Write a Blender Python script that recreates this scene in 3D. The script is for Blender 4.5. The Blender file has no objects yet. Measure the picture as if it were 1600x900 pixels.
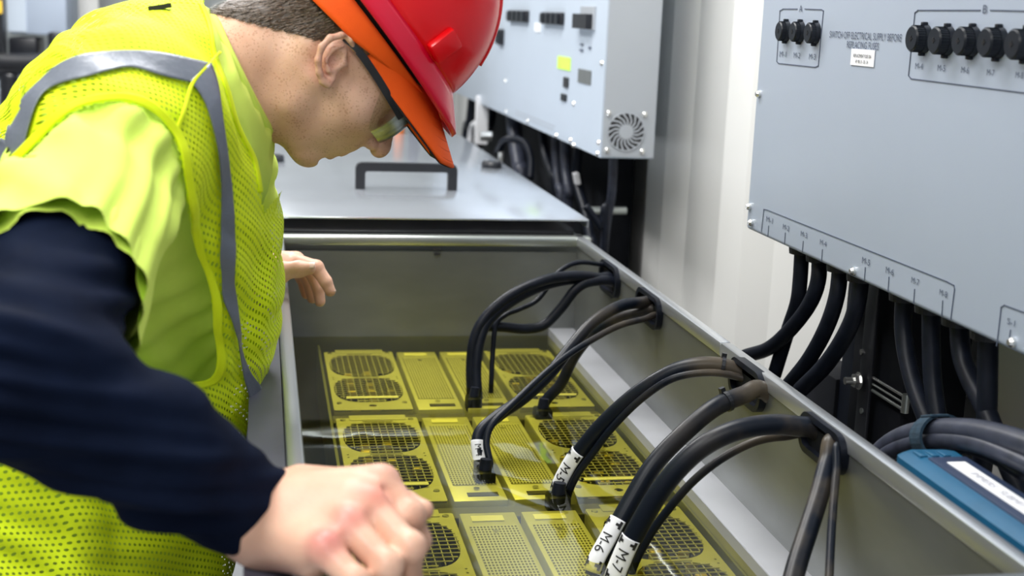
import bpy, bmesh, math, random
import numpy as np
from mathutils import Vector, Matrix, noise
from mathutils.bvhtree import BVHTree

random.seed(7)
SC = bpy.context.scene
COL = SC.collection
# ------------------------------------------------------------------ camera
ZC = 1.50                                   # camera height
FPX = 2079.85                               # focal length in pixels of the 1600x900 frame
yaw, pit, rol = math.radians(10.8897), math.radians(11.5829), math.radians(2.273)
_f = np.array([math.sin(yaw)*math.cos(pit), math.cos(yaw)*math.cos(pit), -math.sin(pit)])
_r = np.array([math.cos(yaw), -math.sin(yaw), 0.0]); _u = np.cross(_r, _f)
_r2 = _r*math.cos(rol)+_u*math.sin(rol); _u2 = -_r*math.sin(rol)+_u*math.cos(rol)
CM = np.array([_r2, -_u2, _f]); CP = np.array([0.0, 0.0, ZC])
cam_d = bpy.data.cameras.new('camera'); cam = bpy.data.objects.new('camera', cam_d); COL.objects.link(cam)
cam_d.sensor_width = 36.0; cam_d.lens = FPX/1600*36.0; cam_d.clip_start = 0.02
cam.matrix_world = Matrix(((_r2[0], _u2[0], -_f[0], 0), (_r2[1], _u2[1], -_f[1], 0), (_r2[2], _u2[2], -_f[2], ZC), (0, 0, 0, 1)))
cam_d.dof.use_dof = True; cam_d.dof.focus_distance = 1.62; cam_d.dof.aperture_fstop = 5.6
SC.camera = cam
# ------------------------------------------------------------------ colour management, world, lights
SC.view_settings.view_transform = 'Standard'
try: SC.view_settings.look = 'None'
except Exception: pass
SC.view_settings.gamma = 1.0; SC.view_settings.use_curve_mapping = False
SC.view_settings.exposure = 0.0
SC.render.film_transparent = False
W = bpy.data.worlds.new('world'); SC.world = W; W.use_nodes = True
W.node_tree.nodes['Background'].inputs[0].default_value = (0.90, 0.95, 1.0, 1)
W.node_tree.nodes['Background'].inputs[1].default_value = 0.38
def area(name, loc, sx, sy, power, rot=(0, 0, 0), col=(1, 1, 1)):
    l = bpy.data.lights.new(name, 'AREA'); l.shape = 'RECTANGLE'; l.size = sx; l.size_y = sy; l.energy = power; l.color = col
    o = bpy.data.objects.new(name, l); COL.objects.link(o); o.location = loc; o.rotation_euler = rot; return o
CEIL = 2.75
LAMPS = [(-0.75, 0.9), (-0.55, 4.1), (0.10, 2.3), (-0.35, -0.7)]  # last one is an added fill lamp for the worker's near side
for (lx, ly), pw in zip(LAMPS, (32, 60, 40, 26)):
    area('ceiling_or_fill_lamp', (lx, ly, CEIL-0.075), 0.42, 1.5, pw, (0, 0, 0), (1.0, 0.99, 0.97))

def PL(u, v, k, val):                       # point on the plane axis k = val seen at photo position u, v
    d = CM.T @ np.array([(u-800)/FPX, (v-450)/FPX, 1.0]); t = (val-CP[k])/d[k]; return CP+t*d
def P(u, v, y): return PL(u, v, 1, y)
def proj(V):
    q = (np.asarray(V)-CP) @ CM.T
    return 800+FPX*q[..., 0]/q[..., 2], 450+FPX*q[..., 1]/q[..., 2]
# ------------------------------------------------------------------ materials
def nt(name):
    m = bpy.data.materials.new(name); m.use_nodes = True; t = m.node_tree; b = t.nodes['Principled BSDF']; return m, t, b
def node(t, typ, **kw):
    n = t.nodes.new(typ)
    for k, v in kw.items():
        if k in ('op',): n.operation = v
        elif hasattr(n, k): setattr(n, k, v)
    return n
def ramp(t, fac, stops):
    r = t.nodes.new('ShaderNodeValToRGB'); e = r.color_ramp.elements
    while len(e) < len(stops): e.new(0.5)
    for i, (p, c) in enumerate(stops): e[i].position = p; e[i].color = (*c, 1) if len(c) == 3 else c
    t.links.new(fac, r.inputs[0]); return r
def coords(t, scale=(1, 1, 1), kind='Object'):
    c = t.nodes.new('ShaderNodeTexCoord'); mp = t.nodes.new('ShaderNodeMapping'); mp.inputs['Scale'].default_value = scale
    t.links.new(c.outputs[kind], mp.inputs[0]); return mp.outputs[0]
def noisetex(t, vec, scale, detail=3, rough=0.5):
    n = t.nodes.new('ShaderNodeTexNoise'); n.inputs['Scale'].default_value = scale; n.inputs['Detail'].default_value = detail
    n.inputs['Roughness'].default_value = rough; t.links.new(vec, n.inputs['Vector']); return n
def bump(t, b, h, strength=0.2, dist=0.002):
    bp = t.nodes.new('ShaderNodeBump'); bp.inputs['Strength'].default_value = strength; bp.inputs['Distance'].default_value = dist
    t.links.new(h, bp.inputs['Height']); t.links.new(bp.outputs[0], b.inputs['Normal']); return bp
def mat(name, col, rough=0.5, metal=0.0, var=0.06, nscale=30, bmp=0.0, bscale=200, stretch=(1, 1, 1), spec=0.5, coat=0.0, bdist=0.001):
    m, t, b = nt(name)
    vec = coords(t, stretch)
    n = noisetex(t, vec, nscale, 4)
    lo = tuple(max(0, c*(1-var)) for c in col); hi = tuple(min(1, c*(1+var)) for c in col)
    r = ramp(t, n.outputs[0], [(0.3, lo), (0.7, hi)]); t.links.new(r.outputs[0], b.inputs['Base Color'])
    b.inputs['Roughness'].default_value = rough; b.inputs['Metallic'].default_value = metal
    b.inputs['Specular IOR Level'].default_value = spec; b.inputs['Coat Weight'].default_value = coat
    if bmp:
        n2 = noisetex(t, vec, bscale, 3); bump(t, b, n2.outputs[0], bmp, bdist)
    return m
MAT = {}
MAT['steel'] = mat('tank_steel', (0.42, 0.45, 0.43), 0.33, 0.85, 0.10, 6, 0.12, 60, (1, 1, 6))
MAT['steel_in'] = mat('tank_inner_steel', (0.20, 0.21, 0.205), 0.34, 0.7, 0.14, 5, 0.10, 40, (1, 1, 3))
MAT['rim'] = mat('brushed_rim', (0.52, 0.54, 0.56), 0.3, 0.8, 0.05, 20, 0.1, 300, (1, 0.05, 1))
MAT['lid'] = mat('lid_steel', (0.62, 0.66, 0.72), 0.2, 0.75, 0.05, 7, 0.05, 60, (1, 1, 1))
MAT['ledge'] = mat('ledge_steel', (0.42, 0.43, 0.46), 0.45, 0.4, 0.04, 10)
MAT['slate'] = mat('outer_slate', (0.13, 0.13, 0.18), 0.5, 0.1, 0.1, 12)
MAT['box'] = mat('powder_coat_grey', (0.43, 0.495, 0.60), 0.42, 0.15, 0.03, 3, 0.04, 500)
MAT['box2'] = mat('powder_coat_pale', (0.53, 0.60, 0.69), 0.42, 0.15, 0.03, 3)
MAT['side'] = mat('side_grey', (0.42, 0.45, 0.49), 0.45, 0.2, 0.03, 3)
MAT['wall'] = mat('painted_container_wall', (0.70, 0.70, 0.68), 0.55, 0.0, 0.03, 2)
MAT['wallgrey'] = mat('far_wall_paint', (0.42, 0.45, 0.45), 0.6, 0.0, 0.08, 2)
MAT['ceil'] = mat('ceiling_paint', (0.8, 0.8, 0.78), 0.7)
MAT['floor'] = mat('floor_coating', (0.30, 0.31, 0.33), 0.6, 0, 0.15, 4)
MAT['blk'] = mat('black_plastic', (0.012, 0.013, 0.017), 0.38, 0, 0.1, 40, spec=0.5)
MAT['blkrub'] = mat('black_rubber', (0.006, 0.008, 0.014), 0.40, 0, 0.3, 60, 0.05, 300, spec=0.18)
MAT['cablegrey'] = mat('grey_cable', (0.035, 0.04, 0.06), 0.4, 0, 0.3, 50, spec=0.3)
MAT['darkvoid'] = mat('black_trunking', (0.006, 0.007, 0.010), 0.7, 0, 0.3, 20, spec=0.15)
MAT['knob'] = mat('fuse_black', (0.010, 0.013, 0.019), 0.35, 0, 0.1, 40, spec=0.3)
MAT['ink'] = mat('print_ink', (0.07, 0.09, 0.14), 0.6)
MAT['inkblk'] = mat('black_ink', (0.01, 0.01, 0.012), 0.6)
MAT['white'] = mat('white_label', (0.82, 0.83, 0.86), 0.45, 0, 0.02)
MAT['green'] = mat('neon_sticky_note', (0.55, 0.92, 0.10), 0.6)
MAT['chrome'] = mat('zinc_screw', (0.75, 0.75, 0.73), 0.22, 0.9, 0.05)
MAT['miner'] = mat('aluminium_chassis', (0.60, 0.61, 0.50), 0.42, 0.45, 0.05, 30)
MAT['wire'] = mat('grille_wire', (0.80, 0.80, 0.70), 0.3, 0.6, 0.03)
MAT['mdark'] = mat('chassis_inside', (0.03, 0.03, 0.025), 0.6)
MAT['gold'] = mat('copper_component', (0.75, 0.60, 0.12), 0.4, 0.3, 0.2)
MAT['board'] = mat('hash_board', (0.012, 0.014, 0.01), 0.5, 0.2, 0.3, 60)
MAT['blue'] = mat('blue_case', (0.010, 0.095, 0.19), 0.35, 0, 0.1, 20)
MAT['bluedk'] = mat('navy_case_panel', (0.02, 0.035, 0.08), 0.4, 0, 0.1, 20)
MAT['velcro'] = mat('hook_and_loop', (0.012, 0.035, 0.06), 0.9, 0, 0.3, 200, 0.5, 900)
MAT['red'] = mat('hard_hat_red', (0.85, 0.002, 0.006), 0.28, 0, 0.02, 5, spec=0.4, coat=0.12)
MAT['crimson'] = mat('hard_hat_trim_red', (0.78, 0.004, 0.035), 0.3, 0, 0.02, 5, spec=0.4, coat=0.1)
MAT['orange'] = mat('orange_cloth', (1.0, 0.105, 0.0), 0.8, 0, 0.05, 50, 0.3, 900)
MAT['orangetrim'] = mat('orange_marker', (0.9, 0.25, 0.06), 0.6)
MAT['stripe'] = mat('reflective_tape', (0.165, 0.185, 0.225), 0.45, 0.15, 0.08, 10, 0.3, 90, bdist=0.003)
MAT['bind'] = mat('vest_binding', (0.80, 0.98, 0.0), 0.75, 0, 0.04, 60, 0.3, 900)
MAT['shirt'] = mat('lime_tshirt', (0.70, 0.89, 0.13), 0.85, 0, 0.04, 20, 0.35, 1500)
MAT['navy'] = mat('navy_knit', (0.0045, 0.008, 0.021), 0.8, 0, 0.2, 25, 0.4, 1200, spec=0.04)
MAT['trouser'] = mat('dark_trousers', (0.02, 0.025, 0.04), 0.8)
MAT['hair'] = mat('brown_hair', (0.060, 0.038, 0.022), 0.5, 0, 0.4, 300)
MAT['amber'] = mat('yellow_paint', (0.85, 0.55, 0.04), 0.5)

def skin_mat():
    m, t, b = nt('skin')
    vec = coords(t)
    n = noisetex(t, vec, 22, 4)
    r = ramp(t, n.outputs[0], [(0.3, (0.66, 0.36, 0.25)), (0.7, (0.80, 0.50, 0.36))])
    col = r.outputs[0]
    vo = t.nodes.new('ShaderNodeTexVoronoi'); vo.inputs['Scale'].default_value = 330; t.links.new(vec, vo.inputs['Vector'])
    n2 = noisetex(t, vec, 60, 2)
    a = node(t, 'ShaderNodeMath', op='MULTIPLY_ADD'); a.inputs[1].default_value = 0.9; a.inputs[2].default_value = -0.18
    t.links.new(n2.outputs[0], a.inputs[0])
    lt = node(t, 'ShaderNodeMath', op='LESS_THAN'); t.links.new(vo.outputs['Distance'], lt.inputs[0]); t.links.new(a.outputs[0], lt.inputs[1])
    fr = node(t, 'ShaderNodeMath', op='MULTIPLY'); t.links.new(lt.outputs[0], fr.inputs[0])
    # freckles only on the head and neck
    c = t.nodes.new('ShaderNodeTexCoord')
    def mask(center, rad, hard=1.0):
        vm = t.nodes.new('ShaderNodeVectorMath'); vm.operation = 'DISTANCE'; vm.inputs[1].default_value = tuple(center)
        t.links.new(c.outputs['Object'], vm.inputs[0])
        mr = t.nodes.new('ShaderNodeMapRange'); mr.inputs[1].default_value = rad; mr.inputs[2].default_value = rad*(1-hard); mr.clamp = True
        t.links.new(vm.outputs['Value'], mr.inputs[0]); return mr.outputs[0]
    hm = mask(SKIN_HEAD, 0.22, 0.3); k = node(t, 'ShaderNodeMath', op='MULTIPLY'); k.inputs[1].default_value = 0.34
    t.links.new(hm, k.inputs[0]); t.links.new(k.outputs[0], fr.inputs[1])
    def mixin(col, fac, rgb):
        mx = t.nodes.new('ShaderNodeMixRGB'); t.links.new(fac, mx.inputs[0]); t.links.new(col, mx.inputs[1]); mx.inputs[2].default_value = (*rgb, 1); return mx.outputs[0]
    col = mixin(col, fr.outputs[0], (0.36, 0.14, 0.06))
    for ctr, rad, rgb, am in SKIN_SPOTS:
        mk = mask(ctr, rad); s = node(t, 'ShaderNodeMath', op='MULTIPLY'); s.inputs[1].default_value = am; t.links.new(mk, s.inputs[0])
        col = mixin(col, s.outputs[0], rgb)
    t.links.new(col, b.inputs['Base Color'])
    b.inputs['Roughness'].default_value = 0.45; b.inputs['Subsurface Weight'].default_value = 0.12
    b.inputs['Subsurface Radius'].default_value = (0.012, 0.004, 0.002); b.inputs['Subsurface Scale'].default_value = 0.5
    n3 = noisetex(t, vec, 350, 3); bump(t, b, n3.outputs[0], 0.25, 0.0012)
    return m
def vest_mat():
    m, t, b = nt('vest_mesh_fabric')
    uv = t.nodes.new('ShaderNodeUVMap'); uv.uv_map = 'UVMap'
    sx = t.nodes.new('ShaderNodeSeparateXYZ'); t.links.new(uv.outputs[0], sx.inputs[0])
    def m2(op, a, bb):
        n = t.nodes.new('ShaderNodeMath'); n.operation = op
        for i, x in enumerate((a, bb)):
            if x is None: continue
            if isinstance(x, (int, float)): n.inputs[i].default_value = x
            else: t.links.new(x, n.inputs[i])
        return n.outputs[0]
    u = m2('MULTIPLY', sx.outputs[0], 1/0.0062); v = m2('MULTIPLY', sx.outputs[1], 1/0.0072)
    row = m2('FLOOR', v, None); odd = m2('MULTIPLY', m2('MODULO', m2('ABSOLUTE', row, None), 2.0), 0.5)
    uu = m2('FRACT', m2('ADD', u, odd), None); vv = m2('FRACT', v, None)
    du = m2('MULTIPLY', m2('SUBTRACT', uu, 0.5), 1.0); dv = m2('MULTIPLY', m2('SUBTRACT', vv, 0.5), 1.15)
    d = m2('SQRT', m2('ADD', m2('MULTIPLY', du, du), m2('MULTIPLY', dv, dv)), None)
    hole = m2('LESS_THAN', d, 0.27)
    vec = coords(t); n = noisetex(t, vec, 8, 3)
    r = ramp(t, n.outputs[0], [(0.3, (0.74, 0.93, 0.0)), (0.7, (0.84, 1.0, 0.0))]); t.links.new(r.outputs[0], b.inputs['Base Color'])
    b.inputs['Roughness'].default_value = 0.75
    tr = t.nodes.new('ShaderNodeBsdfTransparent'); mx = t.nodes.new('ShaderNodeMixShader'); out = t.nodes['Material Output']
    t.links.new(hole, mx.inputs[0]); t.links.new(b.outputs[0], mx.inputs[1]); t.links.new(tr.outputs[0], mx.inputs[2]); t.links.new(mx.outputs[0], out.inputs[0])
    return m
def perf_mat():
    m, t, b = nt('perforated_cover')
    vec = coords(t, (1/0.0042, 1/0.0075, 1)); fr = t.nodes.new('ShaderNodeVectorMath'); fr.operation = 'FRACTION'; t.links.new(vec, fr.inputs[0])
    s = t.nodes.new('ShaderNodeSeparateXYZ'); t.links.new(fr.outputs[0], s.inputs[0])
    def band(o, a):
        n = t.nodes.new('ShaderNodeMath'); n.operation = 'GREATER_THAN'; n.inputs[1].default_value = a; t.links.new(o, n.inputs[0]); return n.outputs[0]
    k = t.nodes.new('ShaderNodeMath'); k.operation = 'MULTIPLY'; t.links.new(band(s.outputs[0], 0.40), k.inputs[0]); t.links.new(band(s.outputs[1], 0.34), k.inputs[1])
    mx = t.nodes.new('ShaderNodeMixRGB'); t.links.new(k.outputs[0], mx.inputs[0]); mx.inputs[1].default_value = (0.60, 0.61, 0.50, 1); mx.inputs[2].default_value = (0.06, 0.06, 0.03, 1)
    t.links.new(mx.outputs[0], b.inputs['Base Color']); b.inputs['Roughness'].default_value = 0.45; b.inputs['Metallic'].default_value = 0.3
    return m
MAT['perf'] = perf_mat()
def liquid_mat():
    m, t, b = nt('dielectric_liquid')
    out = t.nodes['Material Output']
    tr = t.nodes.new('ShaderNodeBsdfTransparent'); tr.inputs[0].default_value = (0.93, 0.88, 0.32, 1)
    gl = t.nodes.new('ShaderNodeBsdfGlossy'); gl.inputs['Roughness'].default_value = 0.03; gl.inputs[0].default_value = (0.9, 0.93, 0.95, 1)
    fr = t.nodes.new('ShaderNodeFresnel'); fr.inputs[0].default_value = 1.5
    vec = coords(t); n = noisetex(t, vec, 9, 2); bp = t.nodes.new('ShaderNodeBump'); bp.inputs['Strength'].default_value = 0.25; bp.inputs['Distance'].default_value = 0.0025
    t.links.new(n.outputs[0], bp.inputs['Height']); t.links.new(bp.outputs[0], gl.inputs['Normal'])
    mx = t.nodes.new('ShaderNodeMixShader'); t.links.new(fr.outputs[0], mx.inputs[0]); t.links.new(tr.outputs[0], mx.inputs[1]); t.links.new(gl.outputs[0], mx.inputs[2])
    t.links.new(mx.outputs[0], out.inputs[0]); return m
MAT['liquid'] = liquid_mat()
def lens_mat():
    m, t, b = nt('clear_lens'); out = t.nodes['Material Output']
    tr = t.nodes.new('ShaderNodeBsdfTransparent'); tr.inputs[0].default_value = (0.80, 0.82, 0.76, 1)
    gl = t.nodes.new('ShaderNodeBsdfGlossy'); gl.inputs['Roughness'].default_value = 0.22; gl.inputs[0].default_value = (0.45, 0.5, 0.5, 1)
    fr = t.nodes.new('ShaderNodeFresnel'); fr.inputs[0].default_value = 1.3
    mx = t.nodes.new('ShaderNodeMixShader'); t.links.new(fr.outputs[0], mx.inputs[0]); t.links.new(tr.outputs[0], mx.inputs[1]); t.links.new(gl.outputs[0], mx.inputs[2])
    t.links.new(mx.outputs[0], out.inputs[0]); return m
MAT['lens'] = lens_mat()
# ------------------------------------------------------------------ object helpers
def tag(o, label=None, cat=None, group=None, kind=None):
    if label: o['label'] = label
    if cat: o['category'] = cat
    if group: o['group'] = group
    if kind: o['kind'] = kind
    return o
def empty(name, loc, label=None, cat=None, group=None):
    o = bpy.data.objects.new(name, None); COL.objects.link(o); o.location = loc; o.empty_display_size = 0.05
    bpy.context.view_layer.update(); return tag(o, label, cat, group)
def link(name, me, m, parent=None, smooth=False):
    o = bpy.data.objects.new(name, me); COL.objects.link(o)
    if m is not None and not me.materials: me.materials.append(m)
    if smooth:
        me.polygons.foreach_set('use_smooth', [True]*len(me.polygons))
    if parent is not None:
        o.parent = parent; o.matrix_parent_inverse = world_of(parent).inverted()
    return o
def world_of(o):
    M = Matrix.LocRotScale(o.location, o.rotation_euler, o.scale)
    if o.parent: return world_of(o.parent) @ o.matrix_parent_inverse @ M
    return M
class MB:
    def __init__(s): s.v = []; s.f = []
    def add(s, vs, fs):
        n = len(s.v); s.v += [tuple(map(float, x)) for x in vs]; s.f += [tuple(i+n for i in f) for f in fs]; return s
    def box(s, a, b, bev=0.0, seg=2):
        x0, y0, z0 = [min(a[i], b[i]) for i in range(3)]; x1, y1, z1 = [max(a[i], b[i]) for i in range(3)]
        bm = bmesh.new(); bmesh.ops.create_cube(bm, size=1.0)
        for v in bm.verts: v.co = Vector(((x0+x1)/2+v.co.x*(x1-x0), (y0+y1)/2+v.co.y*(y1-y0), (z0+z1)/2+v.co.z*(z1-z0)))
        if bev > 0:
            bmesh.ops.bevel(bm, geom=bm.edges[:], offset=min(bev, 0.45*min(x1-x0, y1-y0, z1-z0)), segments=seg, affect='EDGES', profile=0.5)
        bm.verts.index_update(); s.add([v.co for v in bm.verts], [[v.index for v in f.verts] for f in bm.faces]); bm.free(); return s
    def obox(s, c, ax, half, bev=0.0):
        t = MB().box([-h for h in half], half, bev); A = np.array(ax).T
        return s.add([np.array(c)+A @ np.array(v) for v in t.v], t.f)
    def cyl(s, a, b, r, r2=None, n=20, cap=True):
        r2 = r if r2 is None else r2; a = np.array(a, float); b = np.array(b, float); d = b-a; d /= np.linalg.norm(d)
        h = np.array([0, 0, 1.0]) if abs(d[2]) < 0.9 else np.array([1.0, 0, 0]); e = np.cross(d, h); e /= np.linalg.norm(e); g = np.cross(d, e)
        vs = [a+r*(math.cos(t)*e+math.sin(t)*g) for t in np.linspace(0, 2*math.pi, n, endpoint=False)]+[b+r2*(math.cos(t)*e+math.sin(t)*g) for t in np.linspace(0, 2*math.pi, n, endpoint=False)]
        fs = [(i, (i+1) % n, n+(i+1) % n, n+i) for i in range(n)]
        if cap: fs += [tuple(range(n))[::-1], tuple(range(n, 2*n))]
        return s.add(vs, fs)
    def tube(s, pts, r, n=12, dense=8, rf=None):
        Q = spline(pts, dense); N = len(Q); T = np.gradient(Q, axis=0); T /= np.linalg.norm(T, axis=1)[:, None]+1e-12
        e = np.cross(T[0], [0.3, 0.2, 1.0]); e /= np.linalg.norm(e); vs = []
        for i in range(N):
            e = e-T[i]*np.dot(e, T[i]); e /= np.linalg.norm(e); g = np.cross(T[i], e)
            rr = r if rf is None else r*rf(i/(N-1))
            for k in range(n): a = 2*math.pi*k/n; vs.append(Q[i]+rr*(math.cos(a)*e+math.sin(a)*g))
        fs = [(i*n+k, i*n+(k+1) % n, (i+1)*n+(k+1) % n, (i+1)*n+k) for i in range(N-1) for k in range(n)]
        fs += [tuple(range(n))[::-1], tuple(range((N-1)*n, N*n))]
        return s.add(vs, fs)
    def mesh(s, name):
        me = bpy.data.meshes.new(name); me.from_pydata(s.v, [], s.f); me.update(); return me
    def build(s, name, m, parent=None, smooth=False):
        o = link(name, s.mesh(name), m, parent, smooth); return o
def auto(o, ang=35):                        # smooth faces except across sharp edges
    me = o.data; bm = bmesh.new(); bm.from_mesh(me)
    bmesh.ops.recalc_face_normals(bm, faces=bm.faces)
    for f in bm.faces: f.smooth = True
    for e in bm.edges:
        if len(e.link_faces) == 2 and e.calc_face_angle(0) > math.radians(ang): e.smooth = False
    bm.to_mesh(me); bm.free(); return o
def spline(pts, dense=8):
    p = np.array(pts, float)
    if len(p) < 3: return np.array([p[0]+(p[-1]-p[0])*t for t in np.linspace(0, 1, dense+1)])
    p = np.vstack([2*p[0]-p[1], p, 2*p[-1]-p[-2]]); out = []
    for i in range(1, len(p)-2):
        for t in np.linspace(0, 1, dense, endpoint=False):
            a, b, c, d = p[i-1], p[i], p[i+1], p[i+2]
            out.append(0.5*((2*b)+(-a+c)*t+(2*a-5*b+4*c-d)*t*t+(-a+3*b-3*c+d)*t**3))
    out.append(p[-2]); return np.array(out)
def flat_outline(name, loops, thick, frame, m, parent):   # plate with holes: loops of 2D points, frame = (origin, ex, ey)
    cu = bpy.data.curves.new(name, 'CURVE'); cu.dimensions = '2D'; cu.fill_mode = 'BOTH'; cu.extrude = thick/2
    for L in loops:
        sp = cu.splines.new('POLY'); sp.points.add(len(L)-1); sp.use_cyclic_u = True
        for q, (a, b) in zip(sp.points, L): q.co = (a, b, 0, 1)
    tmp = bpy.data.objects.new('tmp', cu); COL.objects.link(tmp); dg = bpy.context.evaluated_depsgraph_get(); dg.update()
    me = bpy.data.meshes.new_from_object(tmp.evaluated_get(dg)); bpy.data.objects.remove(tmp); bpy.data.curves.remove(cu)
    o, ex, ey = [Vector(x) for x in frame]; ez = ex.cross(ey)
    for v in me.vertices: c = v.co.copy(); v.co = o+ex*c.x+ey*c.y+ez*c.z
    me.materials.clear(); return link(name, me, m, parent)
def rrect(x0, y0, x1, y1, r, n=6):
    out = []
    for cx, cy, a0 in ((x1-r, y1-r, 0), (x0+r, y1-r, 90), (x0+r, y0+r, 180), (x1-r, y0+r, 270)):
        for k in range(n+1): a = math.radians(a0+90*k/n); out.append((cx+r*math.cos(a), cy+r*math.sin(a)))
    return out
def text_mesh(s, size, sx=1.0, extrude=0.0, align='CENTER'):
    cu = bpy.data.curves.new('t', 'FONT'); cu.body = s; cu.size = size; cu.extrude = extrude; cu.align_x = align; cu.align_y = 'CENTER'; cu.resolution_u = 4
    tmp = bpy.data.objects.new('tmp', cu); COL.objects.link(tmp); dg = bpy.context.evaluated_depsgraph_get(); dg.update()
    me = bpy.data.meshes.new_from_object(tmp.evaluated_get(dg)); bpy.data.objects.remove(tmp); bpy.data.curves.remove(cu)
    v = np.array([x.co[:] for x in me.vertices]); f = [tuple(p.vertices) for p in me.polygons]; v[:, 0] *= sx
    bpy.data.meshes.remove(me); return v, f
def text_on(mb, s, size, org, ex, ey, sx=1.0, off=0.0006):
    v, f = text_mesh(s, size, sx); ex = np.array(ex, float); ey = np.array(ey, float); ez = np.cross(ex, ey)
    mb.add([np.array(org)+ex*a[0]+ey*a[1]+ez*off for a in v], f); return mb
# ------------------------------------------------------------------ implicit surfaces
class SDF:
    def __init__(s, lo, hi, h):
        s.lo = np.array(lo, float); s.h = h; s.n = np.ceil((np.array(hi)-s.lo)/h).astype(int)+1
        s.V = np.full(s.n, 0.06, np.float32)
        s.ax = [(s.lo[i]+h*np.arange(s.n[i])).astype(np.float32) for i in range(3)]
    def _win(s, lo, hi):
        a = np.clip(np.floor((np.array(lo)-s.lo)/s.h).astype(int), 0, s.n); b = np.clip(np.ceil((np.array(hi)-s.lo)/s.h).astype(int)+1, 0, s.n)
        if (b <= a).any(): return None, None
        sl = tuple(slice(a[i], b[i]) for i in range(3))
        X, Y, Z = s.ax[0][sl[0]][:, None, None], s.ax[1][sl[1]][None, :, None], s.ax[2][sl[2]][None, None, :]
        return sl, (X, Y, Z)
    def _mix(s, sl, d, k, sub=False):
        A = s.V[sl]
        if sub:
            d = -d
            if k > 0: hh = np.maximum(k-np.abs(A-d), 0)/k; s.V[sl] = np.maximum(A, d)+hh*hh*k/4
            else: s.V[sl] = np.maximum(A, d)
        else:
            if k > 0: hh = np.maximum(k-np.abs(A-d), 0)/k; s.V[sl] = np.minimum(A, d)-hh*hh*k/4
            else: s.V[sl] = np.minimum(A, d)
    def ell(s, c, ax, r, k=0.01, sub=False):
        c = np.array(c, float); R = max(r)+k+0.012; sl, G = s._win(c-R, c+R)
        if sl is None: return s
        X, Y, Z = G[0]-c[0], G[1]-c[1], G[2]-c[2]; k0 = 0; k1 = 0
        for i in range(3):
            q = X*ax[i][0]+Y*ax[i][1]+Z*ax[i][2]; k0 = k0+(q/r[i])**2; k1 = k1+(q/r[i]**2)**2
        k0 = np.sqrt(k0); k1 = np.sqrt(k1)+1e-9; s._mix(sl, (k0*(k0-1)/k1).astype(np.float32), k, sub); return s
    def sph(s, c, r, k=0.01, sub=False):
        return s.ell(c, np.eye(3), (r, r, r), k, sub)
    def cone(s, a, b, ra, rb, k=0.01, sub=False):
        a = np.array(a, float); b = np.array(b, float); m = max(ra, rb)+k+0.012
        sl, G = s._win(np.minimum(a, b)-m, np.maximum(a, b)+m)
        if sl is None: return s
        d = b-a; L = max(d @ d, 1e-12); X, Y, Z = G[0]-a[0], G[1]-a[1], G[2]-a[2]
        t = np.clip((X*d[0]+Y*d[1]+Z*d[2])/L, 0, 1)
        dd = np.sqrt((X-t*d[0])**2+(Y-t*d[1])**2+(Z-t*d[2])**2)-(ra+t*(rb-ra)); s._mix(sl, dd.astype(np.float32), k, sub); return s
    def chain(s, pts, rs, k=0.01):
        for i in range(len(pts)-1): s.cone(pts[i], pts[i+1], rs[i], rs[i+1], k)
        return s
    def cut(s, p, n):                       # keep the side the normal points away from
        n = np.array(n, float); n /= np.linalg.norm(n)
        X, Y, Z = s.ax[0][:, None, None], s.ax[1][None, :, None], s.ax[2][None, None, :]
        s.V = np.maximum(s.V, ((X-p[0])*n[0]+(Y-p[1])*n[1]+(Z-p[2])*n[2]).astype(np.float32)); return s
    def poly(s):
        V = s.V; I = V < 0; nx, ny, nz = V.shape
        c = [I[i:nx-1+i, j:ny-1+j, k:nz-1+k] for i in (0, 1) for j in (0, 1) for k in (0, 1)]
        cnt = sum(x.astype(np.int8) for x in c); cells = (cnt > 0) & (cnt < 8); idx = np.full(cells.shape, -1, np.int32)
        ii = np.argwhere(cells); idx[cells] = np.arange(len(ii)); acc = np.zeros((len(ii), 3)); num = np.zeros(len(ii))
        vals = {(i, j, k): V[ii[:, 0]+i, ii[:, 1]+j, ii[:, 2]+k] for i in (0, 1) for j in (0, 1) for k in (0, 1)}
        for a in vals:
            for ax in range(3):
                if a[ax] == 0:
                    b = list(a); b[ax] = 1; b = tuple(b); A, B = vals[a], vals[b]; m = (A < 0) != (B < 0)
                    t = np.where(m, A/np.where(m, A-B, 1), 0); p = np.tile(np.array(a, float), (len(ii), 1)); p[:, ax] += t
                    acc[m] += p[m]; num[m] += 1
        verts = (ii+acc/num[:, None])*s.h+s.lo; F = []
        for ax in range(3):
            o = [(1, 2), (2, 0), (0, 1)][ax]
            sl0 = [slice(None)]*3; sl1 = [slice(None)]*3; sl0[ax] = slice(0, V.shape[ax]-1); sl1[ax] = slice(1, V.shape[ax])
            A, B = I[tuple(sl0)], I[tuple(sl1)]; E = np.argwhere(A != B); E = E[(E[:, o[0]] > 0) & (E[:, o[1]] > 0)]
            E = E[(E[:, o[0]] < V.shape[o[0]]-1) & (E[:, o[1]] < V.shape[o[1]]-1)]
            q = []
            for da, db in ((1, 1), (0, 1), (0, 0), (1, 0)):
                e = E.copy(); e[:, o[0]] -= da; e[:, o[1]] -= db; q.append(idx[e[:, 0], e[:, 1], e[:, 2]])
            Q = np.stack(q, 1); flip = ~A[E[:, 0], E[:, 1], E[:, 2]]; Q[flip] = Q[flip][:, ::-1]; F.append(Q)
        return verts, np.vstack(F)
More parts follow.
